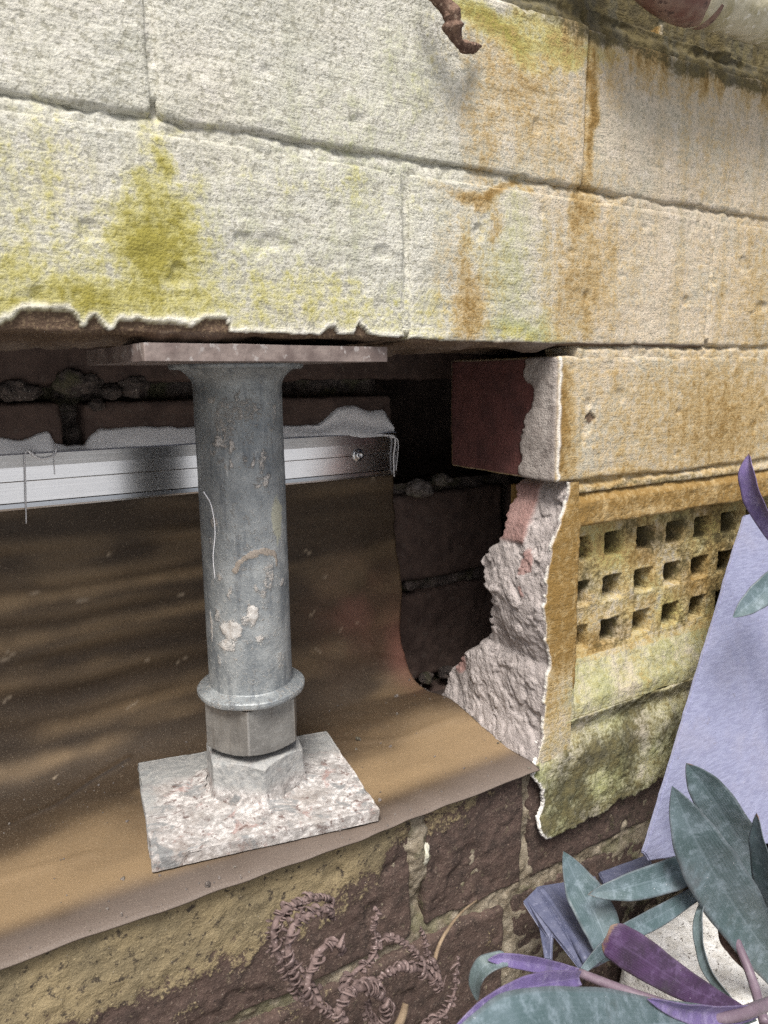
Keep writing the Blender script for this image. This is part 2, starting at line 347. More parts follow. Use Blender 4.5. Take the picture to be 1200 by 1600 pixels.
PAINT = m_paint(); RAW = m_raw(); MORT = m_mortar('sandy_lime_mortar')
CEM = m_mortar('broken_cement_mortar', (.44, .395, .38), (.315, .28, .268), 1.0, False)
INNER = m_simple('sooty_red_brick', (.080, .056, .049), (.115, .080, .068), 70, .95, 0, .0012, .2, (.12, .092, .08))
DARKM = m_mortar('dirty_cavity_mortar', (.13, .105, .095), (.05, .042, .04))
CRUMB = m_mortar('grey_mortar_crumb', (.24, .21, .195), (.13, .11, .10), 1.4)
GALV = m_galv(); CRUST = m_crusted(); SHEET = m_sheet(); ALU = m_alu(); SEAL = m_sealant()
PLATE = m_simple('weathered_red_oxide_plate', (.27, .22, .20), (.15, .115, .105), 70, .65, .15, .0008, .4, (.36, .325, .31))
def m_nut():
    k = M('dull_zinc_nut', .4, .5, .5); n1 = k.noise(70, 5, .65); n2 = k.noise(500, 4, .7); st = k.noise(260, 4, .65, k.map((1, 1, .15)))
    c = k.mix(k.step(n1, .35, .65), (.30, .295, .28), (.205, .20, .19)); c = k.mix(k.math('MULTIPLY', k.step(st, .5, .68), .45), c, (.14, .125, .11)); c = k.mix(k.math('MULTIPLY', k.step(n2, .55, .7), .5), c, (.46, .45, .43))
    c = k.mix(k.step(k.math('ADD', k.attr('edge_light'), k.math('SUBTRACT', n2, .5)), .55, 1.3), c, (.44, .43, .41)); k.bump(n2, .0003, .7); k.bump(n1, .0008, .4)  # edge highlight painted into the zinc colour
    return k.done(c, k.math('ADD', k.math('MULTIPLY', n1, .3), .25))
STEEL = m_nut()
HIDDEN = m_simple('old_masonry', (.10, .075, .065), (.06, .045, .04), 60, .95, 0, .001)

# ------------------------------------------------------------------ stains on the wall face (photo pixel spots carried to wall-plane metres)
def spot(u, v, ru, rv, a):
    p0 = at(u, v, Y=0); px_ = at(u+10, v, Y=0); pz_ = at(u, v+10, Y=0)
    return (p0[0], p0[2], abs(px_[0]-p0[0])/10*ru, abs(pz_[2]-p0[2])/10*rv, a)
ALGAE = [spot(*s) for s in ((180, 470, 380, 120, .42), (560, 500, 260, 60, .34), (60, 300, 90, 160, .34), (520, 300, 260, 26, .22), (245, 400, 74, 95, 1.1), (250, 255, 24, 55, .8), (240, 320, 34, 80, .75), (150, 480, 240, 44, .92), (470, 470, 160, 50, .42), (35, 425, 70, 60, .7), (8, 250, 22, 90, .5), (330, 480, 90, 35, .5),
         (470, 515, 160, 22, .4), (300, 210, 60, 12, .25), (780, 50, 80, 34, 1.1), (880, 75, 90, 30, .8), (10, 350, 60, 90, .35), (960, 1010, 90, 20, .2), (820, 530, 60, 14, .5))]
GREEN = [spot(*s) for s in ((790, 420, 62, 120, .55), (820, 520, 90, 26, .75), (560, 250, 220, 180, .22), (440, 380, 240, 140, .20), (650, 120, 90, 140, .25), (990, 1060, 130, 50, .75), (930, 1160, 90, 60, .5), (620, 470, 30, 40, .35),
         (900, 1250, 80, 50, .55), (840, 890, 0.1, 0.1, 0))]
OCHRE = [spot(*s) for s in ((830, 160, 130, 150, .42), (930, 420, 110, 190, .40), (1120, 250, 130, 140, .26), (740, 440, 70, 150, .36), (1120, 460, 120, 130, .30), (925, 180, 10, 140, 1.05), (910, 330, 26, 70, .85), (905, 450, 50, 140, .68), (735, 480, 30, 110, .80), (800, 120, 90, 80, .55), (760, 210, 40, 90, .5), (840, 200, 30, 110, .5), (1000, 110, 90, 40, .5), (880, 230, 30, 80, .45), (1170, 130, 40, 60, .5), (770, 300, 70, 14, .95), (790, 150, 22, 90, .60), (845, 110, 24, 60, .5), (775, 340, 10, 40, .6), (730, 180, 14, 110, .4),
         (1080, 120, 22, 60, .6), (960, 120, 30, 60, .45), (1180, 470, 60, 160, .5), (880, 660, 24, 120, 1.0), (1130, 660, 140, 130, .75), (1000, 590, 200, 30, .4), (980, 745, 160, 24, .7), (1180, 690, 70, 90, .45), (990, 660, 130, 130, .42),
         (870, 930, 34, 220, 1.1), (1030, 785, 170, 34, 1.0), (880, 1050, 26, 90, .6), (1040, 900, 160, 90, .45), (1000, 200, 200, 180, .10), (1020, 620, 30, 60, .2), (1020, 960, 120, 40, .5))]
DIRT = [spot(*s) for s in ((960, 60, 120, 24, .7), (1120, 110, 120, 24, .8), (870, 35, 90, 22, .6), (1040, 752, 170, 8, .5), (980, 1170, 160, 26, .35), (1060, 1090, 90, 30, .4))]
def field(S, X, Z, warp=.006):
    wx = X+warp*fbm(X, 0, Z, 60, 3, 31); wz = Z+2.0*warp*fbm(X, 0, Z, 40, 3, 37); r = 0*X
    for (x, z, rx, rz, a) in S: r = np.maximum(r, 1.15*a*np.exp(-(((wx-x)/max(rx, 1e-6))**2+((wz-z)/max(rz, 1e-6))**2))) + 0
    return r
def stains(X, Z):
    drip = np.clip(.5+1.2*fbm(X, 0, Z*.10, 110, 3, 51), 0, 1)
    topband = sstep(.135, .172, Z)*sstep(.04, .10, X)*drip
    return dict(warm=np.clip(sstep(-.02, .16, X)+.25*fbm(X, 0, Z, 20, 2, 5), 0, 1),
                algae=field(ALGAE, X, Z), green=field(GREEN, X, Z), ochre=np.maximum(np.maximum(field(OCHRE, X, Z), topband*1.1), sstep(.09, .14, X)*sstep(.01, -.03, Z)*(.42+.25*fbm(X, 0, Z, 30, 3, 55))), dirt=field(DIRT, X, Z, .004))
ZERO = lambda n: np.zeros(n)

# ------------------------------------------------------------------ THE OUTER BRICK WALL
wall = thing('brick_wall', 'painted brick wall stained green and ochre with an opening broken through it', 'wall', (0, .05, -.55))
# ragged bottom rim of the paint, exposing brown brick (spots along the lower edge of the lintel course)
RIM = [(0, 512), (20, 500), (36, 488), (75, 487), (112, 491), (124, 505), (131, 520), (140, 505), (150, 498), (160, 512), (172, 524), (186, 508), (215, 503), (240, 510), (270, 508), (300, 514), (320, 502), (356, 501), (362, 525), (500, 530), (514, 515), (526, 514), (530, 528), (555, 527), (561, 508), (570, 516), (582, 530), (960, 545)]
rimx = np.array([at(u, v, Y=0)[0] for u, v in RIM]); rimz = np.array([at(u, v, Y=0)[2] for u, v in RIM])
def lintel_peel(X, Z):
    e = np.interp(X, rimx, rimz)+.0012*(X < .02)+.0012*fbm(X, 0, Z, 300, 3, 77)
    return sstep(.0004, -.0004, Z-e), np.exp(-((Z-e-.0012)/.0014)**2)
def paint_disp(p):
    X, Y, Z = p.T
    return .0009*fbm(X, Y, Z, 40, 4, 3) + .0004*fbm(X*.5, Y, Z, 260, 3, 8) + .0006*np.clip(fbm(X, Y, Z*1.6, 26, 3, 12), 0, 1) - .0011*sstep(.55, .75, fbm(X, Y, Z, 70, 2, 21))
RES = .0010
def painted_brick(x0, x1, z0, z1, dy=0., r=.0026, lintel=False, endraw=False, dirty=None, res=RES, tilt=0.):
    p, c, n, Q, r = rbox(x0, x1, dy, .107, z0, z1, r, res, .0016 if endraw else .006)
    X, Y, Z = p.T; d = paint_disp(p)+(1-np.clip(-n[:, 1], 0, 1)**2)*(.0022*fbm(X, 0, Z, 18, 3, 33)+.0007*fbm(X, 0, Z, 90, 3, 35)); at_ = stains(X, Z); N = len(p)
    at_['peel'] = ZERO(N); at_['lip'] = ZERO(N); at_['red'] = ZERO(N); at_['cement'] = ZERO(N)
    front = np.clip(-n[:, 1], 0, 1)
    if lintel:
        pe, lip = lintel_peel(X, Z); d = d-pe*.0016*front+lip*.0006*front*(X < .02)
        under = sstep(.35, .7, -n[:, 2])
        at_['peel'] = np.maximum(pe*(X < .1), under); at_['lip'] = lip*.65*(1-pe)*sstep(.02, -.01, X)*front*(1-under)
        # old bedding mortar hangs on the underside
        lump = np.clip(fbm(X, Y, 0*Z, 34, 4, 91)+.15, 0, 1); d = d+under*.006*lump*sstep(.0, .01, Y)
        at_['cement'] = under*.22*sstep(.1, .5, lump)
        for q in ('algae', 'green', 'ochre'): at_[q] = at_[q]*(1-under)
    if endraw:
        end = sstep(.5, .8, -n[:, 0]); e = .022+.010*np.sin((Z-z0)*45+1)+.004*fbm(X, Y, Z, 120, 3, 5)+.016*sstep(-.03, -.012, Z)
        at_['peel'] = end; at_['red'] = end*sstep(e-.0005, e+.0005, Y); at_['cement'] = end*sstep(e+.0005, e-.0005, Y)
        d = d+end*.0012*at_['cement']-end*.0006*at_['red']
        edge = np.exp(-((X-x0-.0015-.004*(fbm(0*X, 0, Z, 120, 2, 9)**2))/.0012)**2)*front; at_['lip'] = edge*.9*(1-end); d = d+edge*.0008
        # one chip knocked out of the face
        q = at(924, 653, Y=0); ch = sstep(.0050, .0040, np.abs(X-q[0])+1.2*np.abs(Z-q[2])+.0012*fbm(X, 0, Z, 300, 2, 6))*front; d = d-.0014*ch; at_['peel'] = np.maximum(at_['peel'], ch)
    if dirty is not None: at_['dirt'] = np.maximum(at_['dirt'], dirty(X, Z))
    P = c+n*(r+d[:, None]); P[:, 1] += tilt*(Z-z0)
    me = mesh_np('brick', P, Q, at_); o = link('brick', me, PAINT, wall, ((x0+x1)/2, .05, z0)); return o
dirt_top = lambda X, Z: sstep(.03, .075, X)*(1.7+.5*fbm(X, 0, Z, 60, 3, 4)-1.1*sstep(.30, .45, fbm(X, 0, Z*.5, 60, 3, 6)))
# course above (mostly out of frame, grimy towards the pipe), row A, row B (the lintel course)
painted_brick(-.237, -.003, .178, .254, .001); painted_brick(.003, .237, .178, .254, .007, dirty=dirt_top); painted_brick(.243, .477, .178, .254, .008, dirty=dirt_top)
painted_brick(-.357, -.1220, .0890, .1715, .0012); painted_brick(-.1190, .1192, .0885, .1715, .0, tilt=-.012); painted_brick(.1208, .357, .0885, .1715, .0006, tilt=-.012); painted_brick(.360, .48, .089, .1715, .0006, res=.002)
painted_brick(-.2385, -.0010, .003, .0830, .0006, lintel=True); painted_brick(.0010, .2385, .0015, .0828, .0003, lintel=True); painted_brick(.2415, .477, .0025, .0822, .0005)
painted_brick(-.477, -.2415, .003, .0830, .0006, lintel=True, res=.003)
# row C: the brick right of the opening, its raw red end in view
painted_brick(.105, .345, -.0800, -.0050, .0010, endraw=True); painted_brick(.351, .48, -.080, -.005, .001, res=.003)
# painted mortar behind these bricks: deepest just under the upper brick, flush towards the lower one
def joint_y(X, Z):
    jm = 0*X
    for zb, zt in ((.079, .094), (.168, .182), (-.010, .006), (-.0885, -.076)): jm = np.maximum(jm, sstep(zb-.001, zb+.001, Z)*sstep(zt+.001, zt-.001, Z))
    for xj, zb, zt in ((-.1205, .085, .175), (.120, .085, .175), (.360, .085, .175), (-.240, 0, .085), (0, 0, .085), (.240, 0, .085), (0, .172, .26), (.240, .172, .26), (.348, -.09, 0)): jm = np.maximum(jm, sstep(.009, .007, np.abs(X-xj))*(Z > zb)*(Z < zt))
    y = .0016+.006*(1-jm)+.0010*fbm(X, 0, Z, 70, 3, 61)+.0008*fbm(X, 0, Z, 300, 3, 65)
    for zb, zt, amp in ((.0805, .092, .0034), (.171, .178, .003), (-.004, .0025, .0035), (-.088, -.080, .0040)):
        t = np.clip((Z-zb)/(zt-zb), 0, 1); inside = sstep(zb-.003, zb, Z)*sstep(zt+.004, zt+.002, Z)
        a = amp*np.clip(.8+.8*fbm(X, 0, 0*Z, 35, 3, 71), .15, 1.4); y = y+inside*a*sstep(.35, .95, t+.25*fbm(X, 0, Z, 120, 2, 44))
    y = y+.0010*np.exp(-((X-.240)/.0015)**2)*0-.0014*np.exp(-((X-.2405)/.0016)**2)*sstep(.085, .08, Z)*sstep(0, .005, Z)
    y = y+.0022*np.exp(-((X+.1205)/.003)**2)*sstep(.09, .10, Z)*np.clip(.7+.8*fbm(0*X, 0, Z, 40, 3, 46), 0, 1.5)+.0012*np.exp(-((X-.0002)/.0016)**2)*sstep(.088, .08, Z)*sstep(.012, .03, Z)+.0030*np.exp(-((X-.1200)/.0014)**2)*sstep(.085, .09, Z)
    return y
def mort_attr(X, Z, V):
    a = stains(X, Z); n = len(X); a.update(peel=ZERO(n), lip=ZERO(n), red=ZERO(n), cement=ZERO(n))
    a['dirt'] = np.maximum(a['dirt'], 1.3*sstep(.166, .175, Z)*sstep(.03, .075, X)); a['algae'] = np.maximum(a['algae'], .25*np.clip(V[:, 1]-.003, 0, .003)/.003); return a
V, Q, A, mi = hgrid('mortar', np.arange(-.48, .4801, .0011), np.arange(.0045, .2561, .0011), joint_y, mort_attr, back=.105)
link('mortar', mesh_np('mortar', V, Q, A), PAINT, wall)
V, Q, A, mi = hgrid('mortar', np.arange(.122, .4801, .0012), np.arange(-.0885, .0046, .0011), joint_y, mort_attr, back=.03)
link('mortar', mesh_np('mortar', V, Q, A), PAINT, wall)

# air vent: ochre frame, recessed grille of square holes, sloping sill
vx0, vx1, vz0, vz1 = .1225, .352, -.236, -.0885
gx0, gz1, gz0 = .1275, -.1105, -.2010
PITX, PITZ = .0310, .0305
def vent_y(X, Z):
    wob = .0010*fbm(X, 0, Z, 60, 3, 101)
    fr = np.maximum(sstep(gx0+.0018, gx0-.0012, X+wob), sstep(gz1-.0016, gz1+.0030, Z+wob*1.5))      # frame
    y = .0135*(1-fr)-.0006
    # grille holes
    hx = ((X-gx0) % PITX)/PITX; row = (gz1-.0004-Z)/PITZ; hz = row % 1
    h = sstep(.16, .22, hx)*sstep(.76, .70, hx+.03*fbm(X, 0, Z, 80, 2, 7))*sstep(.26, .32, hz)*sstep(.81, .75, hz)*(row < 3)*(row > 0)*(1-fr)*(X > gx0)
    # the first column is half buried behind the frame
    y = y+h*(.036+.004*fbm(X, 0, Z, 150, 2, 12))
    # sill: slopes out below the holes
    slope = np.clip((gz0+.004-Z)/.030, 0, 1); y = np.where(Z < gz0+.004, np.minimum(y, .0135*(1-slope)+.0005+.0014*fbm(X, 0, Z, 90, 4, 81)), y)
    y = y+.0009*fbm(X, 0, Z, 110, 3, 83)+.0005*fbm(X, 0, Z, 350, 3, 85)
    top = sstep(-.094, -.0885, Z); y = y+top*.004+.002*np.clip((-.102-Z), 0, .01)/.01*fr*0
    return y
def vent_attr(X, Z, V):
    a = stains(X, Z); n = len(X); a.update(peel=ZERO(n), lip=ZERO(n), red=ZERO(n), cement=ZERO(n))
    fr = ((X < gx0+.001) & (Z > -.215)) | (Z > gz1-.001)
    a['ochre'] = np.where(fr, np.maximum(a['ochre'], 1.05+.3*fbm(X, 0, Z, 40, 3, 14)), a['ochre']); a['warm'] = a['warm']*0+1
    gr = (~fr) & (Z > gz0); mot = fbm(X, 0, Z, 38, 3, 15)
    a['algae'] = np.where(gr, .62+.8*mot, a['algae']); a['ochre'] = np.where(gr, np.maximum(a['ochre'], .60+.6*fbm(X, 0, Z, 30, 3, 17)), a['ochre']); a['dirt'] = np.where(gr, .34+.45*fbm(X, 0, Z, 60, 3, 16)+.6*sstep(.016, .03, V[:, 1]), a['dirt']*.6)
    a['ochre'] = np.where((~fr) & (Z < gz0-.004), a['ochre']*.45, a['ochre'])
    a['green'] = np.where((~fr) & (Z < gz0), .62+.45*fbm(X, 0, Z, 45, 3, 18), a['green'])
    return a
vxs = np.arange(vx0, vx1, .0009); vzs = np.arange(vz0, vz1+.0005, .0009)
fmask = lambda x, z: (x < gx0) | (z > gz1); smask = lambda x, z: (~fmask(x, z)) & (z < gz0+.003); gmask = lambda x, z: (~fmask(x, z)) & (z >= gz0+.003)
V, Q, A, mi = hgrid('v', vxs, vzs, vent_y, vent_attr, keep=fmask, back=.06)
vent = link('air_vent', mesh_np('air_vent', V, Q, A), PAINT, wall); vent['label'] = 'ochre stained air vent frame'
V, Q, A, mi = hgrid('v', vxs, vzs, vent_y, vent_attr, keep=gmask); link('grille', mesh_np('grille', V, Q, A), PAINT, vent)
V, Q, A, mi = hgrid('v', vxs, vzs, vent_y, vent_attr, keep=smask, back=.06); link('sill', mesh_np('sill', V, Q, A), PAINT, vent)

# rough painted render under the vent, peeling off the brick below with a torn lip
TEAR = [(.1040, -.230), (.1030, -.240), (.0975, -.2500), (.0930, -.2570), (.0900, -.2640), (.0985, -.2755), (.1010, -.2860), (.0960, -.2960), (.0955, -.3010), (.0990, -.3085), (.1060, -.3125), (.1180, -.3115), (.1300, -.3125), (.1420, -.3105), (.1560, -.3115), (.1700, -.3060), (.1900, -.3075), (.2100, -.3035), (.2300, -.3045), (.2700, -.3010), (.3600, -.3000)]
def in_tear(x, z):
    x = x+.0012*fbm(x, 0, z, 260, 3, 3); z = z+.0014*fbm(x, 0, z, 240, 3, 9)
    lx = np.interp(-z, [-q[1] for q in TEAR[:11]], [q[0] for q in TEAR[:11]]); bz = np.interp(x, [q[0] for q in TEAR[10:]], [q[1] for q in TEAR[10:]])
    return (x > lx) & (z > bz)
def coat_y(X, Z):
    t = np.clip((-.236-Z)/.070, 0, 1)
    y = -.0016+.0050*np.exp(-((Z+.246)/.008)**2)-.0008*sstep(-.255, -.262, Z)-.0006*sstep(.6, 1.0, t)+.0016*fbm(X, 0, Z, 55, 4, 120)+.0012*fbm(X, 0, Z, 160, 4, 121)
    return y-.0025*sstep(.012, .0, np.hypot(X-.098, (Z+.308)*.7))
def coat_attr(X, Z, V):
    a = stains(X, Z); n = len(X); a.update(peel=ZERO(n), red=ZERO(n), cement=ZERO(n))
    k = ~(in_tear(X-.0012, Z) & in_tear(X, Z-.0008)); a['lip'] = np.where(k & (X < .108), 1.0, 0.0)
    a['green'] = np.maximum(a['green'], .60+.4*fbm(X, 0, Z, 35, 3, 20)); a['dirt'] = np.maximum(a['dirt'], .42+.5*fbm(X, 0, Z, 45, 4, 22)+.12*sstep(-.25, -.27, Z)); a['ochre'] = a['ochre']*.5; a['warm'] = a['warm']*0+.8
    return a
V, Q, A, mi = hgrid('coat', np.arange(.086, .352, .0009), np.arange(-.316, -.2355, .0009), coat_y, coat_attr, keep=in_tear, back=lambda x, z, y: y+.0022)
link('peeling_render', mesh_np('peeling_render', V, Q, A), PAINT, wall)['label'] = 'mossy paint skin curling off the brick at its lower edge'

# broken end of the wall below the red brick: ragged cement with scraps of brick
OUT = [(-.078, .034), (-.083, .040), (-.090, .041), (-.118, .043), (-.124, .046), (-.130, .054), (-.136, .060), (-.150, .056), (-.163, .049), (-.176, .050), (-.190, .056), (-.205, .070), (-.214, .084), (-.230, .096), (-.262, .104)]
EDGE = [(-.079, .1155), (-.084, .1155), (-.094, .1135), (-.109, .1055), (-.128, .1010), (-.156, .0980), (-.177, .1003), (-.188, .1040), (-.195, .1055), (-.203, .1020), (-.219, .1005), (-.240, .0998), (-.250, .0965), (-.257, .0948), (-.262, .0940)]
ys = np.concatenate([np.arange(-.0010, .130, .0007)]); zs = np.arange(-.262, -.0795, .0007)
Yg, Zg = np.meshgrid(ys, zs, indexing='ij')
om = np.interp(-Zg, [-q[0] for q in OUT], [q[1] for q in OUT])+.004*fbm(0*Yg, 0, Zg, 180, 3, 140)+.002*fbm(0*Yg, 0, Zg, 520, 2, 141)
ed = np.interp(-Zg, [-q[0] for q in EDGE], [q[1] for q in EDGE])
tt = np.clip(Yg/np.maximum(om, .01), 0, 1.4)
Xg = ed+.0035*np.sin(np.clip(tt, 0, 1)*math.pi)*-1*sstep(-.12, -.16, Zg)+.004*sstep(.2, .9, tt)*0
s1, s2 = Yg*.6+Zg*.8, -Yg*.8+Zg*.6
rough_ = .0030*fbm(Yg, 0, Zg, 22, 3, 150)+.0010*fbm(s1*.40, 0, s2, 130, 3, 152)+.0009*fbm(s1*.5, 0, s2, 420, 4, 154, .65)+.0016*sstep(.18, .26, fbm(s1*.5, 0, s2, 75, 3, 156))-.0012*sstep(.36, .46, fbm(Yg, 0, Zg, 90, 3, 158))
face_ = sstep(.0220, .0245, Yg)*sstep(.0600, .0560, Yg)*sstep(-.123, -.119, Zg)*sstep(-.0805, -.086, Zg)      # flat scrap of brick
Xg = Xg+rough_*(1-.85*face_)*sstep(0, .004, Yg)-face_*.002+.05*sstep(.0, .022, Yg-om)+.16*sstep(.018, .05, Yg-om)
Xg = Xg+.004*sstep(-.088, -.080, Zg)
red_ = np.maximum(face_, .9*sstep(.0, .1, .5-np.hypot((Yg-.018)/.006, (Zg+.138)/.017)*.5)*(fbm(Yg, 0, Zg, 120, 2, 2) > -.2)); red_ = np.maximum(red_, sstep(.009, .006, np.hypot(Yg-.090, Zg+.222)))
nz_ = len(zs); a_, b_ = np.meshgrid(np.arange(len(ys)-1), np.arange(nz_-1), indexing='ij'); i_ = a_*nz_+b_
Qb = np.stack([i_+1, i_+nz_+1, i_+nz_, i_], -1).reshape(-1, 4)
be = mesh_np('broken_edge', np.stack([Xg, Yg, Zg], -1).reshape(-1, 3), Qb, {'red': red_.ravel()*.6})
link('broken_mortar_edge', be, CEM, wall)['label'] = 'ragged grey cement edge with a scrap of red brick'
# torn paint skin standing at the front of that broken edge
sk = []
zz = np.arange(-.258, -.0795, .0008); e0 = np.interp(-zz, [-q[0] for q in EDGE], [q[1] for q in EDGE])+.0012*fbm(0*zz, 0, zz, 180, 3, 160)+.0006*fbm(0*zz, 0, zz, 600, 2, 161)
prof = [(.0004, .0020), (-.0003, .0004), (-.0002, -.0008), (.0006, -.0014), (.0022, -.0012), (.0050, -.0017), (vx0-.1035, -.0010)]
Vs = np.concatenate([np.stack([e0+(dx if j < 6 else 0)+(.0 if j < 6 else np.maximum(vx0+.0010-e0, .004)), np.full_like(zz, dy)+.0009*fbm(e0+dx, 0, zz, 90, 4, 163), zz], -1) for j, (dx, dy) in enumerate(prof)])
nn = len(zz); a_, b_ = np.meshgrid(np.arange(len(prof)-1), np.arange(nn-1), indexing='ij'); i_ = a_*nn+b_
Qs = np.stack([i_, i_+nn, i_+nn+1, i_+1], -1).reshape(-1, 4)
As = stains(Vs[:, 0], Vs[:, 2]); n_ = len(Vs); lipv = np.zeros(n_); lipv[:2*nn] = 1; lipv[2*nn:3*nn] = .6
fade = sstep(-.190, -.215, Vs[:, 2]); As['ochre'] = np.maximum(As['ochre'], .9*(1-fade)+.2); As['green'] = np.maximum(As['green'], .3+.3*fbm(Vs[:, 0], 0, Vs[:, 2], 60, 3, 8)); As.update(peel=ZERO(n_), lip=lipv, red=ZERO(n_), cement=ZERO(n_)); As['warm'] = As['warm']*0+1
link('torn_paint_skin', mesh_np('torn_paint_skin', Vs, Qs, As), PAINT, wall)

# lower raw courses
TOPS = [(0, 1505), (640, 1268), (830, 1200)]
def raw_brick(x0, x1, z0, z1, dy, crust=0., moss=0., r=.0028, res=.0012):
    p, c, n, Q, r = rbox(x0, x1, dy, .107, z0, z1, r, res); X, Y, Z = p.T
    d = .0011*fbm(X, Y, Z, 30, 4, 201)+.0009*fbm(X, Y, Z, 190, 4, 205)+(1-np.clip(-n[:, 1], 0, 1)**2)*.0030*fbm(X, 0, Z, 45, 4, 203)-.0016*sstep(.30, .6, fbm(X, Y, Z, 42, 3, 207))
    # khaki old coating on the upper part, thinning downwards and rightwards
    cr = .30*sstep(.05, .5, fbm(X, Y, Z, 30, 4, 211))+crust*(sstep(z0+.012, z1-.010, Z+.016*fbm(X, Y, Z, 18, 3, 210)-.22*np.clip(X+.12, 0, .2)) ) if crust else 0*X
    ms = moss*sstep(.0, .5, fbm(X, Y, Z, 28, 3, 214)+.25)*sstep(z1-.03, z0+.01, Z)
    d = d+.0007*cr
    return link('brick', mesh_np('brick', c+n*(r+d[:, None]), Q, dict(crust=cr, moss=ms)), RAW, wall, ((x0+x1)/2, .05, z0))
raw_brick(-.480, -.242, -.338, -.2605, .001, .9, .3, res=.002); raw_brick(-.232, .001, -.3410, -.2605, .001, 1.0, .15); raw_brick(.0110, .0870, -.3405, -.2600, .002, .66, .5); raw_brick(.0935, .325, -.3405, -.2595, .003, .25, .3); raw_brick(.335, .48, -.338, -.2595, .003, res=.003)
raw_brick(-.405, -.172, -.428, -.3510, .001, .2, .2, res=.002); raw_brick(-.162, .072, -.428, -.3485, .000, .25, .3); raw_brick(.0810, .318, -.430, -.3500, .004, .3, .5); raw_brick(.329, .56, -.430, -.352, .004, res=.003)
raw_brick(-.290, -.056, -.514, -.439, .002, .0, .3, res=.003); raw_brick(-.045, .190, -.514, -.439, .001, .0, .3, res=.002); raw_brick(.2, .43, -.514, -.439, .003, res=.003)
def low_y(X, Z):
    return .0046+.0030*fbm(X, 0, Z, 45, 4, 230)+.0026*fbm(X, 0, Z, 170, 4, 231)-.0045*np.exp(-(np.hypot(X-.0065, (Z+.285)*.35)/.007)**2)-.003*sstep(-.352, -.343, Z)*sstep(-.335, -.34, Z)*0+.006*np.exp(-(np.hypot((X-.010), (Z+.325))/.009)**2)
V, Q, A, mi = hgrid('mortar', np.arange(-.48, .48, .0013), np.arange(-.60, -.2640, .0013), low_y, lambda X, Z, V: dict(red=ZERO(len(X))), back=.103)
link('mortar', mesh_np('mortar', V, Q, A), MORT, wall)
# plain masonry that closes the wall off beyond what the picture shows
def block(name, x0, x1, y0, y1, z0, z1, mat, parent):
    bm = bmesh.new(); bmesh.ops.create_cube(bm, size=1)
    for v in bm.verts: v.co = Vector(((x0+x1)/2+v.co.x*(x1-x0), (y0+y1)/2+v.co.y*(y1-y0), (z0+z1)/2+v.co.z*(z1-z0)))
    bmesh.ops.bevel(bm, geom=bm.edges[:], offset=.0015, segments=2, affect='EDGES')
    return bm_link(name, bm, mat, parent)
PLAIN = m_simple('plain_wall_paint', (.52, .51, .43), (.42, .41, .32), 30, .9, 0, .001, .2)
block('upper_masonry', -1.5, 1.5, .002, .107, .257, 1.3, PLAIN, wall)
block('side_masonry', .482, 1.5, .002, .107, -.6, .256, PLAIN, wall); block('side_masonry', -1.5, -.485, .002, .107, -.6, .256, PLAIN, wall)

# ------------------------------------------------------------------ inner leaf of the cavity wall
inner = thing('inner_brick_wall', 'dark sooty inner brick wall seen at the back of the opening', 'wall', (0, .22, -.55))
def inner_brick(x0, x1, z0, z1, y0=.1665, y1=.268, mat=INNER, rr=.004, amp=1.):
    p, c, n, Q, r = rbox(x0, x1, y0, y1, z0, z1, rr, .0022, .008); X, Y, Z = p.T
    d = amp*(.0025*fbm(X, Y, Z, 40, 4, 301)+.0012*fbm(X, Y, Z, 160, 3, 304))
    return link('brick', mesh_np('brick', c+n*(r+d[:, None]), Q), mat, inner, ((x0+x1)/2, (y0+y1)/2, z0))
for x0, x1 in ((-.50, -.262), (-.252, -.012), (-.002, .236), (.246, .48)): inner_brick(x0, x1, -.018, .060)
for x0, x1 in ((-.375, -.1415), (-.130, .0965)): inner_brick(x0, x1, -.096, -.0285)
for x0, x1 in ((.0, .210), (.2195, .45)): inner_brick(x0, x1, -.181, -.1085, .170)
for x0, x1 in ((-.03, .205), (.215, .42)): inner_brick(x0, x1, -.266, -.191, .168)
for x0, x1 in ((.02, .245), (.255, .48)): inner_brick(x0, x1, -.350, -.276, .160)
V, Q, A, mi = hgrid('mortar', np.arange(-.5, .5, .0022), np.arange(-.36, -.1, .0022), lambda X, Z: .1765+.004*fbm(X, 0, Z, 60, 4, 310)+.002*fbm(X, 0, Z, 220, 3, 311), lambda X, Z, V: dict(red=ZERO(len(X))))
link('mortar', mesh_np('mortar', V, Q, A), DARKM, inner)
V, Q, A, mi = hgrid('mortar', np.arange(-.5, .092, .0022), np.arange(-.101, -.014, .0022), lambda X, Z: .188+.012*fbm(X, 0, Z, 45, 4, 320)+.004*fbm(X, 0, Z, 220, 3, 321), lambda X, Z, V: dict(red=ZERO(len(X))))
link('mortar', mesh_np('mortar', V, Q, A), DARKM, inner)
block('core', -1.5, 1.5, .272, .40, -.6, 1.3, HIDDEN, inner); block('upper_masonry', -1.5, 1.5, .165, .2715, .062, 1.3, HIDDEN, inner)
block('side_masonry', -1.5, -.505, .108, .2715, -.6, .061, HIDDEN, inner); block('side_masonry', .505, 1.5, .108, .2715, -.6, .061, HIDDEN, inner); block('cavity_fill', -.5, .5, .1085, .158, -.6, -.275, HIDDEN, inner)
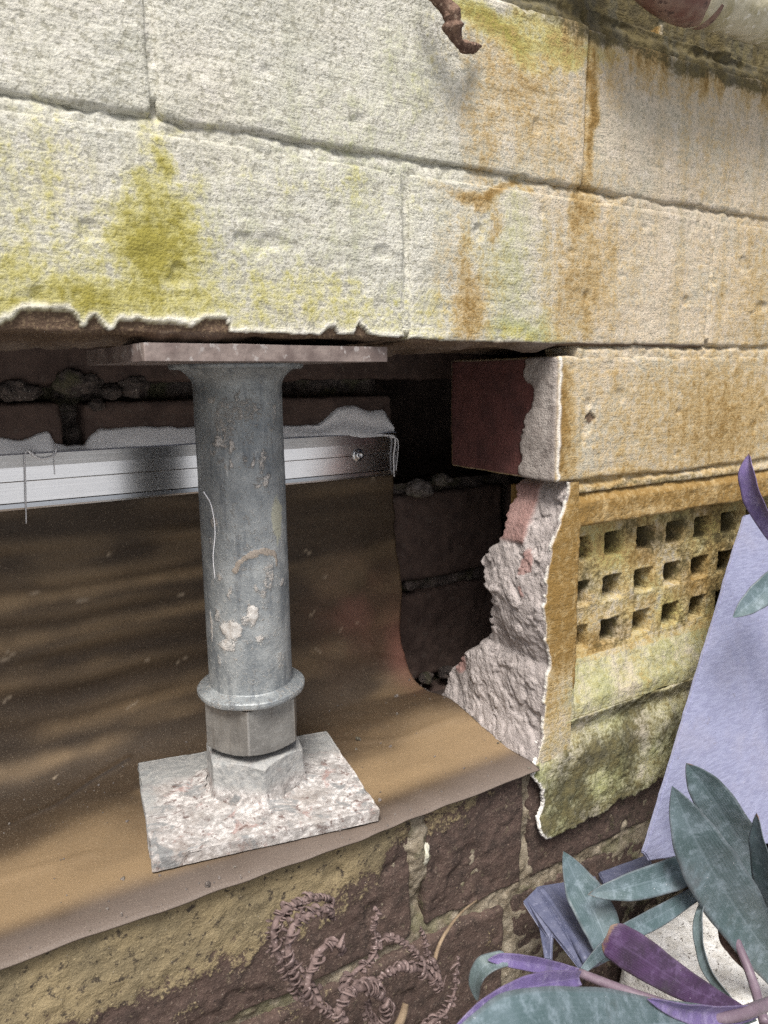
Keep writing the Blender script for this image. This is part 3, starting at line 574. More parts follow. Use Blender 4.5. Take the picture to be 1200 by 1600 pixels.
# crumbs of mortar left on the ledges
def lump(name, ctr, size, mat, parent, seed, flat=.7, attrs=True, sub=4):
    bm = bmesh.new(); bmesh.ops.create_icosphere(bm, subdivisions=sub, radius=1)
    co = np.array([v.co[:] for v in bm.verts]); d = 1+.45*fbm(co[:, 0], co[:, 1], co[:, 2], 1.3, 4, seed)+.15*fbm(co[:, 0], co[:, 1], co[:, 2], 5, 3, seed+9)
    P = co*d[:, None]*np.array([size, size, size*flat])+np.asarray(ctr)
    for v, q in zip(bm.verts, P): v.co = q
    return bm_link(name, bm, mat, parent, True)
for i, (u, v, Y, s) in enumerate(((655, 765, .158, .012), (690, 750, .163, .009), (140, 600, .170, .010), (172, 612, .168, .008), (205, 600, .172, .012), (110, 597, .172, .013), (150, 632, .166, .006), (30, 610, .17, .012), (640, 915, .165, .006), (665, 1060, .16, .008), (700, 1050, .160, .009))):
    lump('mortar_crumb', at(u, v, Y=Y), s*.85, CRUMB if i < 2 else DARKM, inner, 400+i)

# ------------------------------------------------------------------ damp course sheet: flat on the ledge, curving up behind
prof = np.array([(-.0060, -.2606), (-.0030, -.2592), (.004, -.2582), (.03, -.2572), (.07, -.2568), (.105, -.2562), (.122, -.2530), (.134, -.2455), (.1425, -.2320), (.149, -.2080), (.1545, -.1750), (.159, -.1400), (.1620, -.1050), (.1630, -.0840), (.1632, -.0620)])
sp = spline(prof, 230); xs = np.arange(-.50, .0935, .0016)
nX, nS = len(xs), len(sp); S = np.arange(nS)/nS
X2 = np.repeat(xs[:, None], nS, 1); Y2 = np.repeat(sp[None, :, 0], nX, 0); Z2 = np.repeat(sp[None, :, 1], nX, 0)
tg = np.gradient(sp, axis=0); tg /= np.linalg.norm(tg, axis=1, keepdims=True); nY = -tg[:, 1]; nZ = tg[:, 0]      # normal, out of the wall and up
flat_ = sstep(.0, .12, S)*sstep(.55, .45, S)
arc = np.concatenate([[0], np.cumsum(np.linalg.norm(np.diff(sp, axis=0), axis=1))])
A2 = np.repeat(arc[None], nX, 0)
curve_ = sstep(.145, .19, A2)*sstep(.37, .33, A2)
rip = .0022*np.sin(A2*300+X2*9+3*fbm(X2, 0, A2, 7, 2, 500))*curve_*(.4+.6*fbm(X2, 0, A2, 9, 2, 503))+.0014*fbm(X2*.5, 0, A2, 28, 3, 501)*sstep(.02, .06, A2)*sstep(-.02, .03, X2)*1.2+.0010*fbm(X2*.4, 0, A2, 26, 3, 506)*curve_*2
hump = .010*sstep(.02, .085, X2)*np.exp(-((A2-.090)/.040)**2)
front = sstep(.030, 0, A2)*(.0030*fbm(X2, 0, 0*A2, 16, 3, 510)+.0012*fbm(X2, 0, 0*A2, 45, 2, 512)-.0018*np.exp(-((X2+.0)/.03)**2)+.0012)
def crease(pts, wd, h):
    q = np.full(X2.shape, 9.)
    for (x0, a0), (x1, a1) in zip(pts[:-1], pts[1:]):
        t = np.clip(((X2-x0)*(x1-x0)+(A2-a0)*(a1-a0))/((x1-x0)**2+(a1-a0)**2), 0, 1); q = np.minimum(q, np.hypot(X2-x0-t*(x1-x0), A2-a0-t*(a1-a0)))
    return h*np.clip(1-q/wd, 0, 1)**1.5
for pts, wd, h in (([(-.215, .101), (-.19, .113), (-.172, .117), (-.15, .129), (-.126, .138)], .004, .0012), ([(-.26, .205), (-.18, .212), (-.10, .226), (-.06, .228)], .006, .0011), ([(-.24, .262), (-.17, .270), (-.12, .272), (-.03, .283)], .005, .0010), ([(-.01, .22), (.03, .205), (.065, .17), (.09, .16)], .006, .0014), ([(-.03, .30), (.01, .27), (.05, .262)], .004, .0009), ([(.0, .10), (.04, .075), (.085, .07)], .007, .0012), ([(-.30, .06), (-.22, .066), (-.16, .060)], .006, .0010)):
    rip = rip+crease(pts, wd, h)
Y2 = Y2+nY*(rip+hump); Z2 = Z2+nZ*(rip+hump)+front; Y2 = Y2-.0020*sstep(.03, 0, A2)*fbm(X2, 0, 0*A2, 22, 2, 514)
# right-hand edge drawn in a little where the sheet bends, slightly ragged
X2 = X2+sstep(.04, .0935, X2)*(-.004*np.exp(-((A2-.17)/.04)**2)+.003*np.exp(-((A2-.215)/.02)**2)+.0008*fbm(0*A2, 0, A2, 160, 2, 520))
Vt = np.stack([X2, Y2, Z2], -1).reshape(-1, 3)
nrm = np.repeat(np.stack([0*nY, nY, nZ], -1)[None], nX, 0).reshape(-1, 3); Vb = Vt-nrm*.0010
a_, b_ = np.meshgrid(np.arange(nX-1), np.arange(nS-1), indexing='ij'); i_ = a_*nS+b_
Qt = np.stack([i_, i_+nS, i_+nS+1, i_+1], -1).reshape(-1, 4); N0 = len(Vt); Qbk = Qt[:, ::-1]+N0
i = np.arange(nX-1)*nS; q1 = np.stack([i+nS, i, i+N0, i+nS+N0], -1); e = (nX-1)*nS+np.arange(nS-1); q2 = np.stack([e+1, e, e+N0, e+1+N0], -1)
fx, fa = X2.ravel(), A2.ravel()
def near(pts, wd):
    """distance mask to a polyline given in (x, arc)"""
    r = np.full(len(fx), 9.)
    for (x0, a0), (x1, a1) in zip(pts[:-1], pts[1:]):
        t = np.clip(((fx-x0)*(x1-x0)+(fa-a0)*(a1-a0))/((x1-x0)**2+(a1-a0)**2), 0, 1); r = np.minimum(r, np.hypot(fx-x0-t*(x1-x0), fa-a0-t*(a1-a0)))
    return sstep(wd, wd*.4, r)
crack = near([(-.215, .100), (-.190, .112), (-.172, .116), (-.150, .128), (-.126, .137)], .0010)*sstep(-.21, -.16, fx)
dust = np.zeros_like(fx); rs = np.random.RandomState(6)
for _ in range(26):
    x0, a0, an, ln = rs.uniform(-.25, .07), rs.uniform(.13, .31), rs.uniform(-.8, .8), rs.uniform(.002, .007); dust = np.maximum(dust, .8*near([(x0, a0), (x0+ln*math.cos(an), a0+ln*math.sin(an))], .0009))
dust = np.maximum(dust, sstep(.25, .5, fbm(fx, 0, fa, 230, 3, 530))*sstep(.018, .010, np.hypot((fx-.075)*1.2, fa-.315)))
pink = .55*np.exp(-(((fx-.085)/.012)**2+((fa-.165)/.03)**2))+.4*np.exp(-(((fx-.05)/.03)**2+((fa-.20)/.03)**2))*np.clip(fbm(fx, 0, fa, 40, 3, 540)+.5, 0, 1)
lit_band = np.clip(.5+.5*np.sin(A2*300+X2*9+3*fbm(X2, 0, A2, 7, 2, 500)), 0, 1)**2*curve_*np.clip(.35+.9*fbm(X2, 0, A2, 9, 2, 503), 0, 1)+.6*sstep(.15, .5, fbm(X2*.35, 0, A2, 30, 3, 507))*sstep(.02, .05, A2)*sstep(.33, .25, A2)+1.3*sstep(.016, .034, A2)*sstep(.125, .050, A2+.05*fbm(X2*.6, 0, A2, 22, 4, 509))  # painted light: ripple crests and front flat lightened as if lit
zi = sp[:, 1][::1]; lit_streak = np.zeros(len(fx))  # streaks of light along the ridges, painted into the sheet colour
for x0, z0, x1, z1, wd_, am in ((-.25, -.145, -.05, -.146, .0075, .9), (-.25, -.170, -.05, -.168, .0075, .8), (-.25, -.194, -.13, -.191, .006, .5), (-.17, -.225, -.06, -.220, .009, .7), (-.26, -.243, -.14, -.2395, .008, .7), (-.02, -.150, .07, -.150, .006, .35), (-.03, -.21, .03, -.215, .010, .4)):
    aa = [float(np.interp(q_, sp[60:, 1], arc[60:])) for q_ in (z0, z1)]; am_ = aa[0]+(aa[1]-aa[0])*(fx-x0)/(x1-x0)+.004*fbm(fx, 0, fx*0, 14, 3, 560)
    lit_streak = np.maximum(lit_streak, am*np.exp(-((fa-am_)/(.62*wd_*(1+.5*fbm(fx, 0, fa*0, 20, 2, 561))))**2)*sstep(x0-.02, x0+.02, fx)*sstep(x1+.03, x1-.01, fx)*np.clip(.8+.5*fbm(fx, 0, fa, 60, 4, 562), 0, 1.2))
att = dict(lit_band=np.clip(np.maximum(lit_band.ravel()*.5, lit_streak), 0, 1), edge=sstep(.034, .006, fa+.010*fbm(fx, 0, fa, 30, 3, 550)), dust=dust, pinkish=pink, crack=crack)
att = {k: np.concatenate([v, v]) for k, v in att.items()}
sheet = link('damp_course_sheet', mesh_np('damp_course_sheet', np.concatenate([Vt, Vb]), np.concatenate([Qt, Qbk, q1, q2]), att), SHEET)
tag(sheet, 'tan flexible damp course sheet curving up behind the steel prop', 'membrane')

# grit and mortar crumbs lying on the sheet, too many and small to count
rs = np.random.RandomState(11); bm = bmesh.new()
for _ in range(520):
    ix = int(np.clip(rs.normal(.55, .35), 0, .999)*nX) if rs.rand() < .5 else rs.randint(nX); js = int(rs.uniform(.04, .50)*nS); q = np.array([X2[ix, js], Y2[ix, js], Z2[ix, js]]); sz = rs.lognormal(math.log(.00042), .55)
    g_ = bmesh.ops.create_icosphere(bm, subdivisions=1, radius=sz); jit = rs.normal(0, .25, (len(g_['verts']), 3))*sz
    for v, j_ in zip(g_['verts'], jit): v.co = Vector(q+np.array([0, 0, sz*.3])+np.array(v.co)*[1, 1, .7]+j_)
grit = bm_link('grit', bm, CRUMB, None); grit['kind'] = 'stuff'; tag(grit, 'loose grey mortar grit scattered over the tan sheet', 'grit')
# ------------------------------------------------------------------ aluminium pressure bar with sealant
bar = thing('aluminium_bar', 'bright flat aluminium bar clamping the sheet to the inner brickwork', 'bar', (-.08, .160, -.092))
pr = [(.1634, -.0595), (.1596, -.0575), (.1588, -.0582), (.1584, -.0655), (.1586, -.0735), (.1584, -.0738), (.1586, -.0741), (.1588, -.0862), (.1584, -.0868), (.1580, -.0893), (.1584, -.0905), (.1634, -.0912)]
bm = bmesh.new(); r1 = [bm.verts.new((-.50, y, z)) for y, z in pr]; r2 = [bm.verts.new((.0930, y, z+.0005)) for y, z in pr]
for i in range(len(pr)): bm.faces.new((r1[i], r1[(i+1) % len(pr)], r2[(i+1) % len(pr)], r2[i]))
bm.faces.new(r2); bm.faces.new(r1[::-1]); bmesh.ops.recalc_face_normals(bm, faces=bm.faces)
bm_link('strip', bm, ALU, bar)
def dome(name, ctr, prof_, mat, parent, n=32):
    bm = bmesh.new(); rings = []
    for r, h in prof_:
        rings.append([bm.verts.new((ctr[0]+r*math.cos(t), ctr[1]-h, ctr[2]+r*math.sin(t))) for t in np.linspace(0, 2*math.pi, n, endpoint=False)])
    for A_, B_ in zip(rings[:-1], rings[1:]):
        for i in range(n): bm.faces.new((A_[i], A_[(i+1) % n], B_[(i+1) % n], B_[i]))
    bm.faces.new(rings[-1]); bmesh.ops.recalc_face_normals(bm, faces=bm.faces); return bm_link(name, bm, mat, parent, True)
q = at(560, 711, Y=.158)
scr = dome('screw', (q[0], .1590, q[2]), [(.0048, 0), (.0048, .0008), (.0040, .0012), (.0034, .0014), (.0032, .0026), (.0024, .0034), (.0014, .0036), (.0011, .0026), (.0006, .0024)], ALU, bar)
# sealant smeared from the bar up onto the brick, ragged at the top
sx = np.arange(-.50, .0935, .0012); cutz = np.interp(sx, [-.5, -.178, -.165, -.150, -.147, -.138, -.130, -.127, -.120, -.07, -.02, .03, .036, .046, .060, .075, .086, .0935], [-.046, -.047, -.049, -.046, -.0535, -.0555, -.0555, -.050, -.0445, -.0465, -.047, -.049, -.0455, -.0385, -.036, -.040, -.0395, -.0500])
cutz = cutz+.0022*fbm(sx, 0, 0*sx, 60, 3, 601)
tv = np.linspace(0, 1, 14); Xs = np.repeat(sx[:, None], 14, 1); Zs = -.0600+(cutz[:, None]+.0600)*tv[None]; 
Ys = .1588+(.1645-.1588)*tv[None]**.8+.0009*np.sin(tv[None]*9+Xs*60)*sstep(.0, .04, Xs)-.0005*np.sin(tv[None]*math.pi)+.0004*fbm(Xs*.4, 0, Zs, 120, 2, 603)
Ys[:, -1] += .004; Ys[:, 0] += .0006
a_, b_ = np.meshgrid(np.arange(len(sx)-1), np.arange(13), indexing='ij'); i_ = a_*14+b_
link('sealant', mesh_np('sealant', np.stack([Xs, Ys, Zs], -1).reshape(-1, 3), np.stack([i_, i_+14, i_+15, i_+1], -1).reshape(-1, 4)), SEAL, bar)
def strand(pts, r, mat=SEAL, parent=bar, name='sealant_strand', n=24):
    P = spline([at(u, v, Y=Y) for u, v, Y in pts], n); return tube_mesh(name, P, np.linspace(r, r*.6, n), mat, parent, n=8)
strand([(44, 703, .157), (39, 712, .1565), (40, 760, .1565), (41, 818, .1565)], .00055); strand([(44, 704, .157), (62, 716, .1568), (84, 712, .1570), (88, 700, .158)], .0009); strand([(84, 706, .1568), (86, 742, .1570)], .00025)
strand([(600, 680, .157), (617, 684, .156), (615, 715, .1565), (616, 745, .157)], .0008); strand([(609, 682, .157), (622, 690, .157), (619, 735, .158)], .0005)

# ------------------------------------------------------------------ the adjustable steel prop
PX, PY = -.0668, .0660
prop = thing('steel_prop', 'galvanised steel screw jack prop holding up the painted brickwork', 'prop', (PX, PY, -.2560))
zz = np.concatenate([np.linspace(-.0085, -.021, 22), np.linspace(-.022, -.1870, 190)])
rr = np.where(zz > -.021, .0236+.0098*np.clip((zz+.021)/.0125, 0, 1)**2.4, .0236)
V, Q = lathe(list(zip(rr, zz)), PX, PY, 220)
th = np.arctan2(V[:, 1]-PY, V[:, 0]-PX); zc = V[:, 2]
def on_tube(u, v):
    # nearest hit of the sight line with the tube
    d = fw+rt*(u-600)/FPX+upv*(800-v)/FPX; o = CAM; a = d[0]**2+d[1]**2; b = 2*(d[0]*(o[0]-PX)+d[1]*(o[1]-PY)); c = (o[0]-PX)**2+(o[1]-PY)**2-.0236**2
    D = b*b-4*a*c
    t = (-b-math.sqrt(max(D, 0)))/(2*a); h = o+d*t; return math.atan2(h[1]-PY, h[0]-PX), h[2]
def tspot(u, v, rs_, rz_):
    t0, z0 = on_tube(u, v); dt = (th-t0+math.pi) % (2*math.pi)-math.pi
    wv = .0022*fbm(th*.0236, 0, zc, 200, 3, 700); return np.hypot((dt*.0236+wv)/rs_, (zc-z0+wv)/rz_)
crust = .16+.16*fbm(np.cos(th)*2, np.sin(th)*2, zc*60, 1.2, 3, 720)
for u, v, a, b, k in ((352, 655, .007, .012, .55), (345, 690, .004, .005, .75), (385, 640, .010, .006, .5), (425, 650, .005, .010, .4), (360, 985, .0065, .0065, 1.2), (392, 962, .003, .0065, 1.2), (355, 1010, .006, .004, .9), (340, 960, .003, .004, .7), (330, 980, .0015, .010, .9), (440, 1030, .004, .008, .4), (420, 900, .003, .010, .6)):
    crust = np.maximum(crust, k*sstep(1.25, .6, tspot(u, v, a, b)))
rust = np.zeros(len(V))
pts_ = [(365, 895), (372, 880), (390, 868), (410, 862), (428, 864), (432, 880)]
for (u0, v0), (u1, v1) in zip(pts_[:-1], pts_[1:]):
    for f in np.linspace(0, 1, 5): rust = np.maximum(rust, .85*sstep(1.3, .6, tspot(u0+(u1-u0)*f, v0+(v1-v0)*f, .0015, .0018)))
rust = np.maximum(rust, .45*sstep(1.3, .4, tspot(350, 725, .006, .006))); ridge_ = rust*(rust > .5)
rs = np.random.RandomState(3)
for _ in range(46): crust = np.maximum(crust, rs.uniform(.35, .9)*sstep(1.3, .5, tspot(rs.uniform(325, 445), rs.uniform(600, 1040), rs.uniform(.0006, .0028), rs.uniform(.0008, .005))))
pale = sstep(1.05, .85, tspot(433, 812, .0042, .013)+.15*fbm(th, 0, zc, 120, 2, 9))
rad = np.stack([np.cos(th), np.sin(th), 0*th], -1); dd = .0007*crust*np.clip(.6+fbm(th*.0236, 0, zc, 260, 3, 710), 0, 2)+.0006*ridge_+.00015*fbm(np.cos(th), np.sin(th), zc*30, 2, 3, 5)
link('tube', mesh_np('tube', V+rad*dd[:, None], Q, dict(crust=crust, rust=rust, pale=pale)), GALV, prop)
def zero3(n): return dict(crust=np.zeros(n), rust=np.zeros(n), pale=np.zeros(n))
# collar flange
pf = [(.0230, -.1860), (.0243, -.1872), (.0270, -.1879), (.0300, -.1888), (.0307, -.1894), (.0308, -.1910), (.0305, -.1922), (.0298, -.1928), (.020, -.1934)]
V, Q = lathe(pf, PX, PY, 300); a_ = zero3(len(V)); th_ = np.arctan2(V[:, 1]-PY, V[:, 0]-PX)
a_['rust'] = (V[:, 2] < -.1912)*(.35+.5*fbm(np.cos(th_)*3, np.sin(th_)*3, V[:, 2]*40, 1.5, 2, 3)); a_['crust'] = .28+.2*fbm(np.cos(th_)*3, np.sin(th_)*3, V[:, 2]*40, 2, 2, 6)
link('collar', mesh_np('collar', V+np.stack([0*th_, 0*th_, .0006*fbm(np.cos(th_), np.sin(th_), 0*th_, 2, 2, 8)], -1), Q, a_, False), GALV, prop)
def hexnut(name, z1, z0, R, ang, mat, chamf_top, chamf_bot, seed, fillet=0., grey=None):
    """hexagonal nut, faces as fine lattice so that wear can dent it"""
    n = 216; t = np.linspace(0, 2*math.pi, n, endpoint=False); ap = R*math.cos(math.pi/6)
    m = (t-ang) % (math.pi/3)-math.pi/6; rh = np.minimum(ap/np.cos(m), R*.992)
    zs_ = np.concatenate([[z1], np.linspace(z1-.0002, z0+.0002, 40), [z0]]); rows = []
    for k, z in enumerate(zs_):
        lim = 9.
        if chamf_top: lim = min(lim, ap*.965+(z1-z)*1.7)
        if chamf_bot: lim = min(lim, ap*.965+(z-z0)*1.7)
        r = np.minimum(rh, lim); r = r+fillet*np.exp(-(z-z0)/.0035)*(.6+.8*np.clip(fbm(np.cos(t), np.sin(t), 0*t, 2.2, 3, seed), -.5, 1))
        if k in (0, len(zs_)-1): r = r*.55
        rows.append(np.stack([PX+r*np.cos(t), PY+r*np.sin(t), np.full(n, z)], -1))
    V = np.concatenate(rows); m_ = len(zs_); a, b = np.meshgrid(np.arange(m_-1), np.arange(n), indexing='ij'); b2 = (b+1) % n
    Q = np.stack([a*n+b, (a+1)*n+b, (a+1)*n+b2, a*n+b2], -1).reshape(-1, 4)
    nv = V-np.array([PX, PY, 0]); nv[:, 2] = 0; nv /= np.linalg.norm(nv, axis=1, keepdims=True)
    V = V+nv*(.00025*fbm(V[:, 0], V[:, 1], V[:, 2], 130, 3, seed)+(fillet > 0)*.0014*np.clip(fbm(V[:, 0], V[:, 1], V[:, 2], 90, 4, seed+3), -.2, 1))[:, None]
    at2 = dict(grey=np.clip(grey(V), 0, 1)) if grey else {}
    at2['edge_light'] = np.tile(np.exp(-((np.abs(m)-math.pi/6)/.045)**2), m_)+.6*(np.exp(-((V[:, 2]-z0)/.0012)**2)+np.exp(-((V[:, 2]-z1)/.0010)**2))  # corners and rims lightened in colour as an edge highlight
    me = mesh_np(name, V, Q, at2, smooth=False); o = link(name, me, mat, prop); return o
# direction from the prop axis to the camera, to which the nut corners are set as seen
ca = math.atan2(CAM[1]-PY, CAM[0]-PX)
hexnut('nut', -.1942, -.2225, .0288, ca-.10+math.pi/6*0, STEEL, False, True, 801)
V, Q = lathe([(.017, -.2215), (.017, -.2275)], PX, PY, 48); link('threaded_rod', mesh_np('threaded_rod', V, Q), STEEL, prop)
hexnut('nut', -.2262, -.2500, .0300, ca+.16, CRUST, True, False, 811, .004, grey=lambda V: .95*sstep(-.246, -.238, V[:, 2])+.25*fbm(V[:, 0], V[:, 1], V[:, 2], 80, 3, 4))
def plate(name, corners, z0, z1, mat, amp, res, seed, attrf=None, bev=.0012, lip=None):
    """flat steel plate over four ground corners (front left, front right, back right, back left)"""
    p, c, n, Q, r = rbox(0, 1, 0, 1, 0, 1, .004, .008, .008)
    L = [np.array(k) for k in corners]; U = c+n*r
    X, Y, Z = U.T; xy = (L[0][None]*((1-X)*(1-Y))[:, None]+L[1][None]*(X*(1-Y))[:, None]+L[2][None]*(X*Y)[:, None]+L[3][None]*((1-X)*Y)[:, None])
    # soften the rim in real units
    dz = z0+(z1-z0)*Z; P = np.stack([xy[:, 0], xy[:, 1], dz], -1)
    up_ = sstep(.4, .9, n[:, 2]); side = 1-np.abs(n[:, 2])
    rim = np.minimum(np.minimum(X, 1-X), np.minimum(Y, 1-Y)); P[:, 2] -= up_*bev*sstep(.02, 0, rim)
    d = amp*fbm(P[:, 0], P[:, 1], P[:, 2], 45, 4, seed)+amp*.35*fbm(P[:, 0], P[:, 1], P[:, 2], 200, 3, seed+4)-amp*.8*sstep(.2, .4, fbm(P[:, 0], P[:, 1], P[:, 2], 80, 3, seed+7))
    P[:, 2] += up_*d; P[:, :2] += (n[:, :2]*(d*.9)[:, None])
    return link(name, mesh_np(name, P, Q, attrf(P, X, Y) if attrf else None), mat, prop)
base_c = [(-.1395, .0215), (-.0215, -.0020), (-.0045, .0960), (-.1225, .1220)]
def base_attr(P, X, Y):
    return dict(grey=np.clip(1.1*sstep(.62, .86, Y+.12*fbm(P[:, 0], P[:, 1], 0, 40, 3, 5))+.9*sstep(.10, .02, X)*sstep(.3, .6, Y)+.5*np.clip(fbm(P[:, 0], P[:, 1], 0, 30, 3, 7)-.1, 0, 1), 0, 1))
plate('base_plate', base_c, -.2562, -.2492, CRUST, .0008, .0012, 820, base_attr, .0009)
plate('top_plate', [(-.1345, -.0110), (-.0085, .0060), (-.0230, .1050), (-.1385, .0900)], -.0080, -.0006, PLATE, .0003, .002, 830, None, .0006)
# heap of splashed mortar round the nut foot
V, Q = lathe([(.0295+.0150*t**.8, -.2478-.0030*t**.6-.0008*(t == 1)) for t in np.linspace(0, 1, 14)], PX, PY, 120); th_ = np.arctan2(V[:, 1]-PY, V[:, 0]-PX); g = np.hypot(V[:, 0]-PX, V[:, 1]-PY)
V[:, :2] = np.array([PX, PY])+(V[:, :2]-[PX, PY])*(1+.20*fbm(np.cos(th_), np.sin(th_), 0*th_, 2.5, 3, 9))[:, None]; V[:, 2] += .0014*fbm(V[:, 0], V[:, 1], 0, 120, 4, 10)*sstep(.046, .034, g)
link('mortar_splash', mesh_np('mortar_splash', V, Q, dict(grey=.15+0*g)), CRUST, prop)
V, Q = tube(np.stack([PX+.0338*np.cos(np.linspace(0, 2*math.pi, 160)), PY+.0338*np.sin(np.linspace(0, 2*math.pi, 160)), np.full(160, -.0088)], -1), .0016+.0004*np.abs(np.sin(np.arange(160)*.55)), 10); link('weld_bead', mesh_np('weld_bead', V[:-2], Q[(Q < 1600).all(1)], zero3(len(V)-2)), GALV, prop)
strand([(318, 768, .045), (330, 790, .0438), (336, 830, .0436), (333, 870, .0436), (336, 905, .0436)], .00028, SEAL, prop, 'sealant_strand', 30)

# ------------------------------------------------------------------ pipe, twig at the top
PIPE = m_simple('mossy_old_pipe', (.46, .43, .33), (.28, .25, .14), 70, .75, 0, .0008, .3, (.58, .56, .48)); COLL = m_simple('peeling_pipe_socket', (.13, .060, .048), (.22, .15, .12), 60, .6, 0, .0008, .3, (.07, .04, .035))
pipe = thing('pipe', 'pale mossy pipe with a brown bend at the top right of the wall', 'pipe', (.2, -.026, .170))
def hpipe(name, prof_, mat, yc, zc, slope, n=72, parent=pipe):
    t = np.linspace(0, 2*math.pi, n, endpoint=False); rows = []
    for x, r in prof_: rows.append(np.stack([np.full(n, x), yc+r*np.cos(t), zc+slope*(x-.2)+r*np.sin(t)], -1))
    V = np.concatenate(rows); V += .0012*np.stack([0*V[:, 0], fbm(V[:, 0], V[:, 1], V[:, 2], 60, 3, 5), fbm(V[:, 0], V[:, 1], V[:, 2], 60, 3, 6)], -1); m_ = len(prof_)
    a, b = np.meshgrid(np.arange(m_-1), np.arange(n), indexing='ij'); b2 = (b+1) % n
    return link(name, mesh_np(name, V, np.stack([a*n+b, a*n+b2, (a+1)*n+b2, (a+1)*n+b], -1).reshape(-1, 4)), mat, parent)
hpipe('tube', [(.1700, .0100), (.1702, .0160), (.1712, .0172), (.1760, .0172), (.1785, .0158)]+[(x, .0150) for x in np.arange(.180, .70, .003)], PIPE, -.026, .1915, .03)
tube_mesh('bend', spline([(.182, -.026, .1885), (.160, -.026, .1872), (.135, -.026, .1935), (.112, -.026, .212), (.098, -.026, .245), (.094, -.026, .30), (.094, -.026, .8)], 70), np.full(70, .0140), COLL, pipe, n=40)
BARK = m_simple('dead_vine_bark', (.20, .13, .095), (.085, .05, .038), 190, .9, 0, .0022, .2, (.34, .25, .19))
tw = spline([at(660, -30, Y=-.012), at(688, 0, Y=-.013), at(705, 22, Y=-.014), at(708, 46, Y=-.013), at(718, 68, Y=-.011), at(735, 74, Y=-.008), at(752, 72, Y=-.004)], 60)
rr = np.interp(np.linspace(0, 1, 60), [0, .3, .45, .55, .62, .75, .9, 1], [.0030, .0036, .0044, .0036, .0021, .0027, .0020, .0004])*(1+.35*fbm(np.arange(60)/4., 0, 0, 1, 3, 77))
tag(tube_mesh('twig', tw, rr, BARK, None, n=16, ridge=lambda s, t: 1+.12*np.sin(3*t+s*60)+.10*np.sin(7*t+1+s*40)), 'broken dead brown vine stub hanging over the wall top', 'twig')

# ------------------------------------------------------------------ ground and the things at the foot of the wall
SOIL = m_simple('dark_garden_soil', (.055, .040, .028), (.10, .075, .05), 120, .98, 0, .002, .1, (.16, .13, .10))
gxs = np.concatenate([np.linspace(-60, -1.2, 14), np.arange(-1.0, 1.4, .012), np.linspace(1.6, 60, 14)]); gys = np.concatenate([np.linspace(-80, -1.2, 14), np.arange(-1.0, .009, .012)])
GX, GY = np.meshgrid(gxs, gys, indexing='ij'); GZ = -.500+.010*fbm(GX, GY, 0, 9, 3, 900)+.006*fbm(GX, GY, 0, 60, 3, 901)
ngy = len(gys); a_, b_ = np.meshgrid(np.arange(len(gxs)-1), np.arange(ngy-1), indexing='ij'); i_ = a_*ngy+b_
gr = link('ground', mesh_np('ground', np.stack([GX, GY, GZ], -1).reshape(-1, 3), np.stack([i_, i_+ngy, i_+ngy+1, i_+1], -1).reshape(-1, 4)), SOIL); gr['kind'] = 'structure'
BOUNCE_PATH = m_simple('pale_bounce_path', (.46, .47, .48), (.36, .37, .38), 25, .95, 0, .001, .2)  # unseen paving, added to bounce light and brighten the aluminium bar's reflection
p, c, n, Q, r = rbox(-6, 6, -7, -.42, -.56, -.470, .01, .12, .12)
pa = link('bounce_path', mesh_np('bounce_path', c+n*(r+.003*fbm(p[:, 0], p[:, 1], p[:, 2], 9, 3, 3))[:, None], Q), BOUNCE_PATH); pa['kind'] = 'structure'
# leaning lavender board
def m_board():
    k = M('lavender_fibre_board', .7, 0, .35); fib = k.noise(520, 4, .65, k.map((.25, 1, 1))); sm = k.noise(22, 5, .7); sp_ = k.noise(150, 6, .8)
    c = k.mix(k.step(fib, .35, .65), (.27, .285, .41), (.215, .225, .34)); c = k.mix(k.math('MULTIPLY', k.step(sm, .45, .7), .35), c, (.30, .29, .36)); c = k.mix(k.math('MULTIPLY', k.step(sp_, .60, .70), .6), c, (.17, .15, .17))
    c = k.mix(k.step(k.noise(300, 5, .8, k.map((.3, 1, 1))), .66, .72), c, (.44, .44, .55)); c = k.mix(k.math('MULTIPLY', k.step(k.voro(120), .05, .02), .8), c, (.10, .08, .07))
    k.bump(fib, .0006, .8); k.bump(sm, .002, .3); return k.done(c)
BOARD = m_board()
def on_plane(u, v):
    # plane leaning back onto the wall: Y = -.012 at Z=-.115, -.060 at Z=-.30
    d = fw+rt*(u-600)/FPX+upv*(800-v)/FPX; s_ = .048/.185
    t = ((-.012+s_*(-.115-CAM[2])*-1)-CAM[1])/(d[1]-s_*d[2]); return CAM+d*t
def slab(name, poly, thick, mat, parent=None, bev=.0008, rough_edge=0, sub=10):
    P = []
    for k in range(len(poly)):
        a, b = poly[k], poly[(k+1) % len(poly)]
        for f in np.arange(sub)/sub: P.append(a+(b-a)*f)
    P = np.array(P); nn_ = np.cross(poly[1]-poly[0], poly[2]-poly[0]); nn_ /= np.linalg.norm(nn_)
    if nn_ @ (CAM-poly[0]) < 0: nn_ = -nn_
    cen = P.mean(0); j = rough_edge*fbm(P[:, 0], P[:, 1], P[:, 2], 150, 3, 5); P = P+(P-cen)/np.linalg.norm(P-cen, axis=1, keepdims=True)*j[:, None]
    bm = bmesh.new(); f1 = bm.faces.new([bm.verts.new(p) for p in P]); ex = bmesh.ops.extrude_face_region(bm, geom=[f1])
    for v in [g_ for g_ in ex['geom'] if isinstance(g_, bmesh.types.BMVert)]: v.co -= Vector(nn_*thick)
    bmesh.ops.recalc_face_normals(bm, faces=bm.faces)
    bmesh.ops.bevel(bm, geom=[e_ for e_ in bm.edges if e_.calc_face_angle(0) > .6], offset=bev, segments=2, affect='EDGES')
    return bm_link(name, bm, mat, parent)
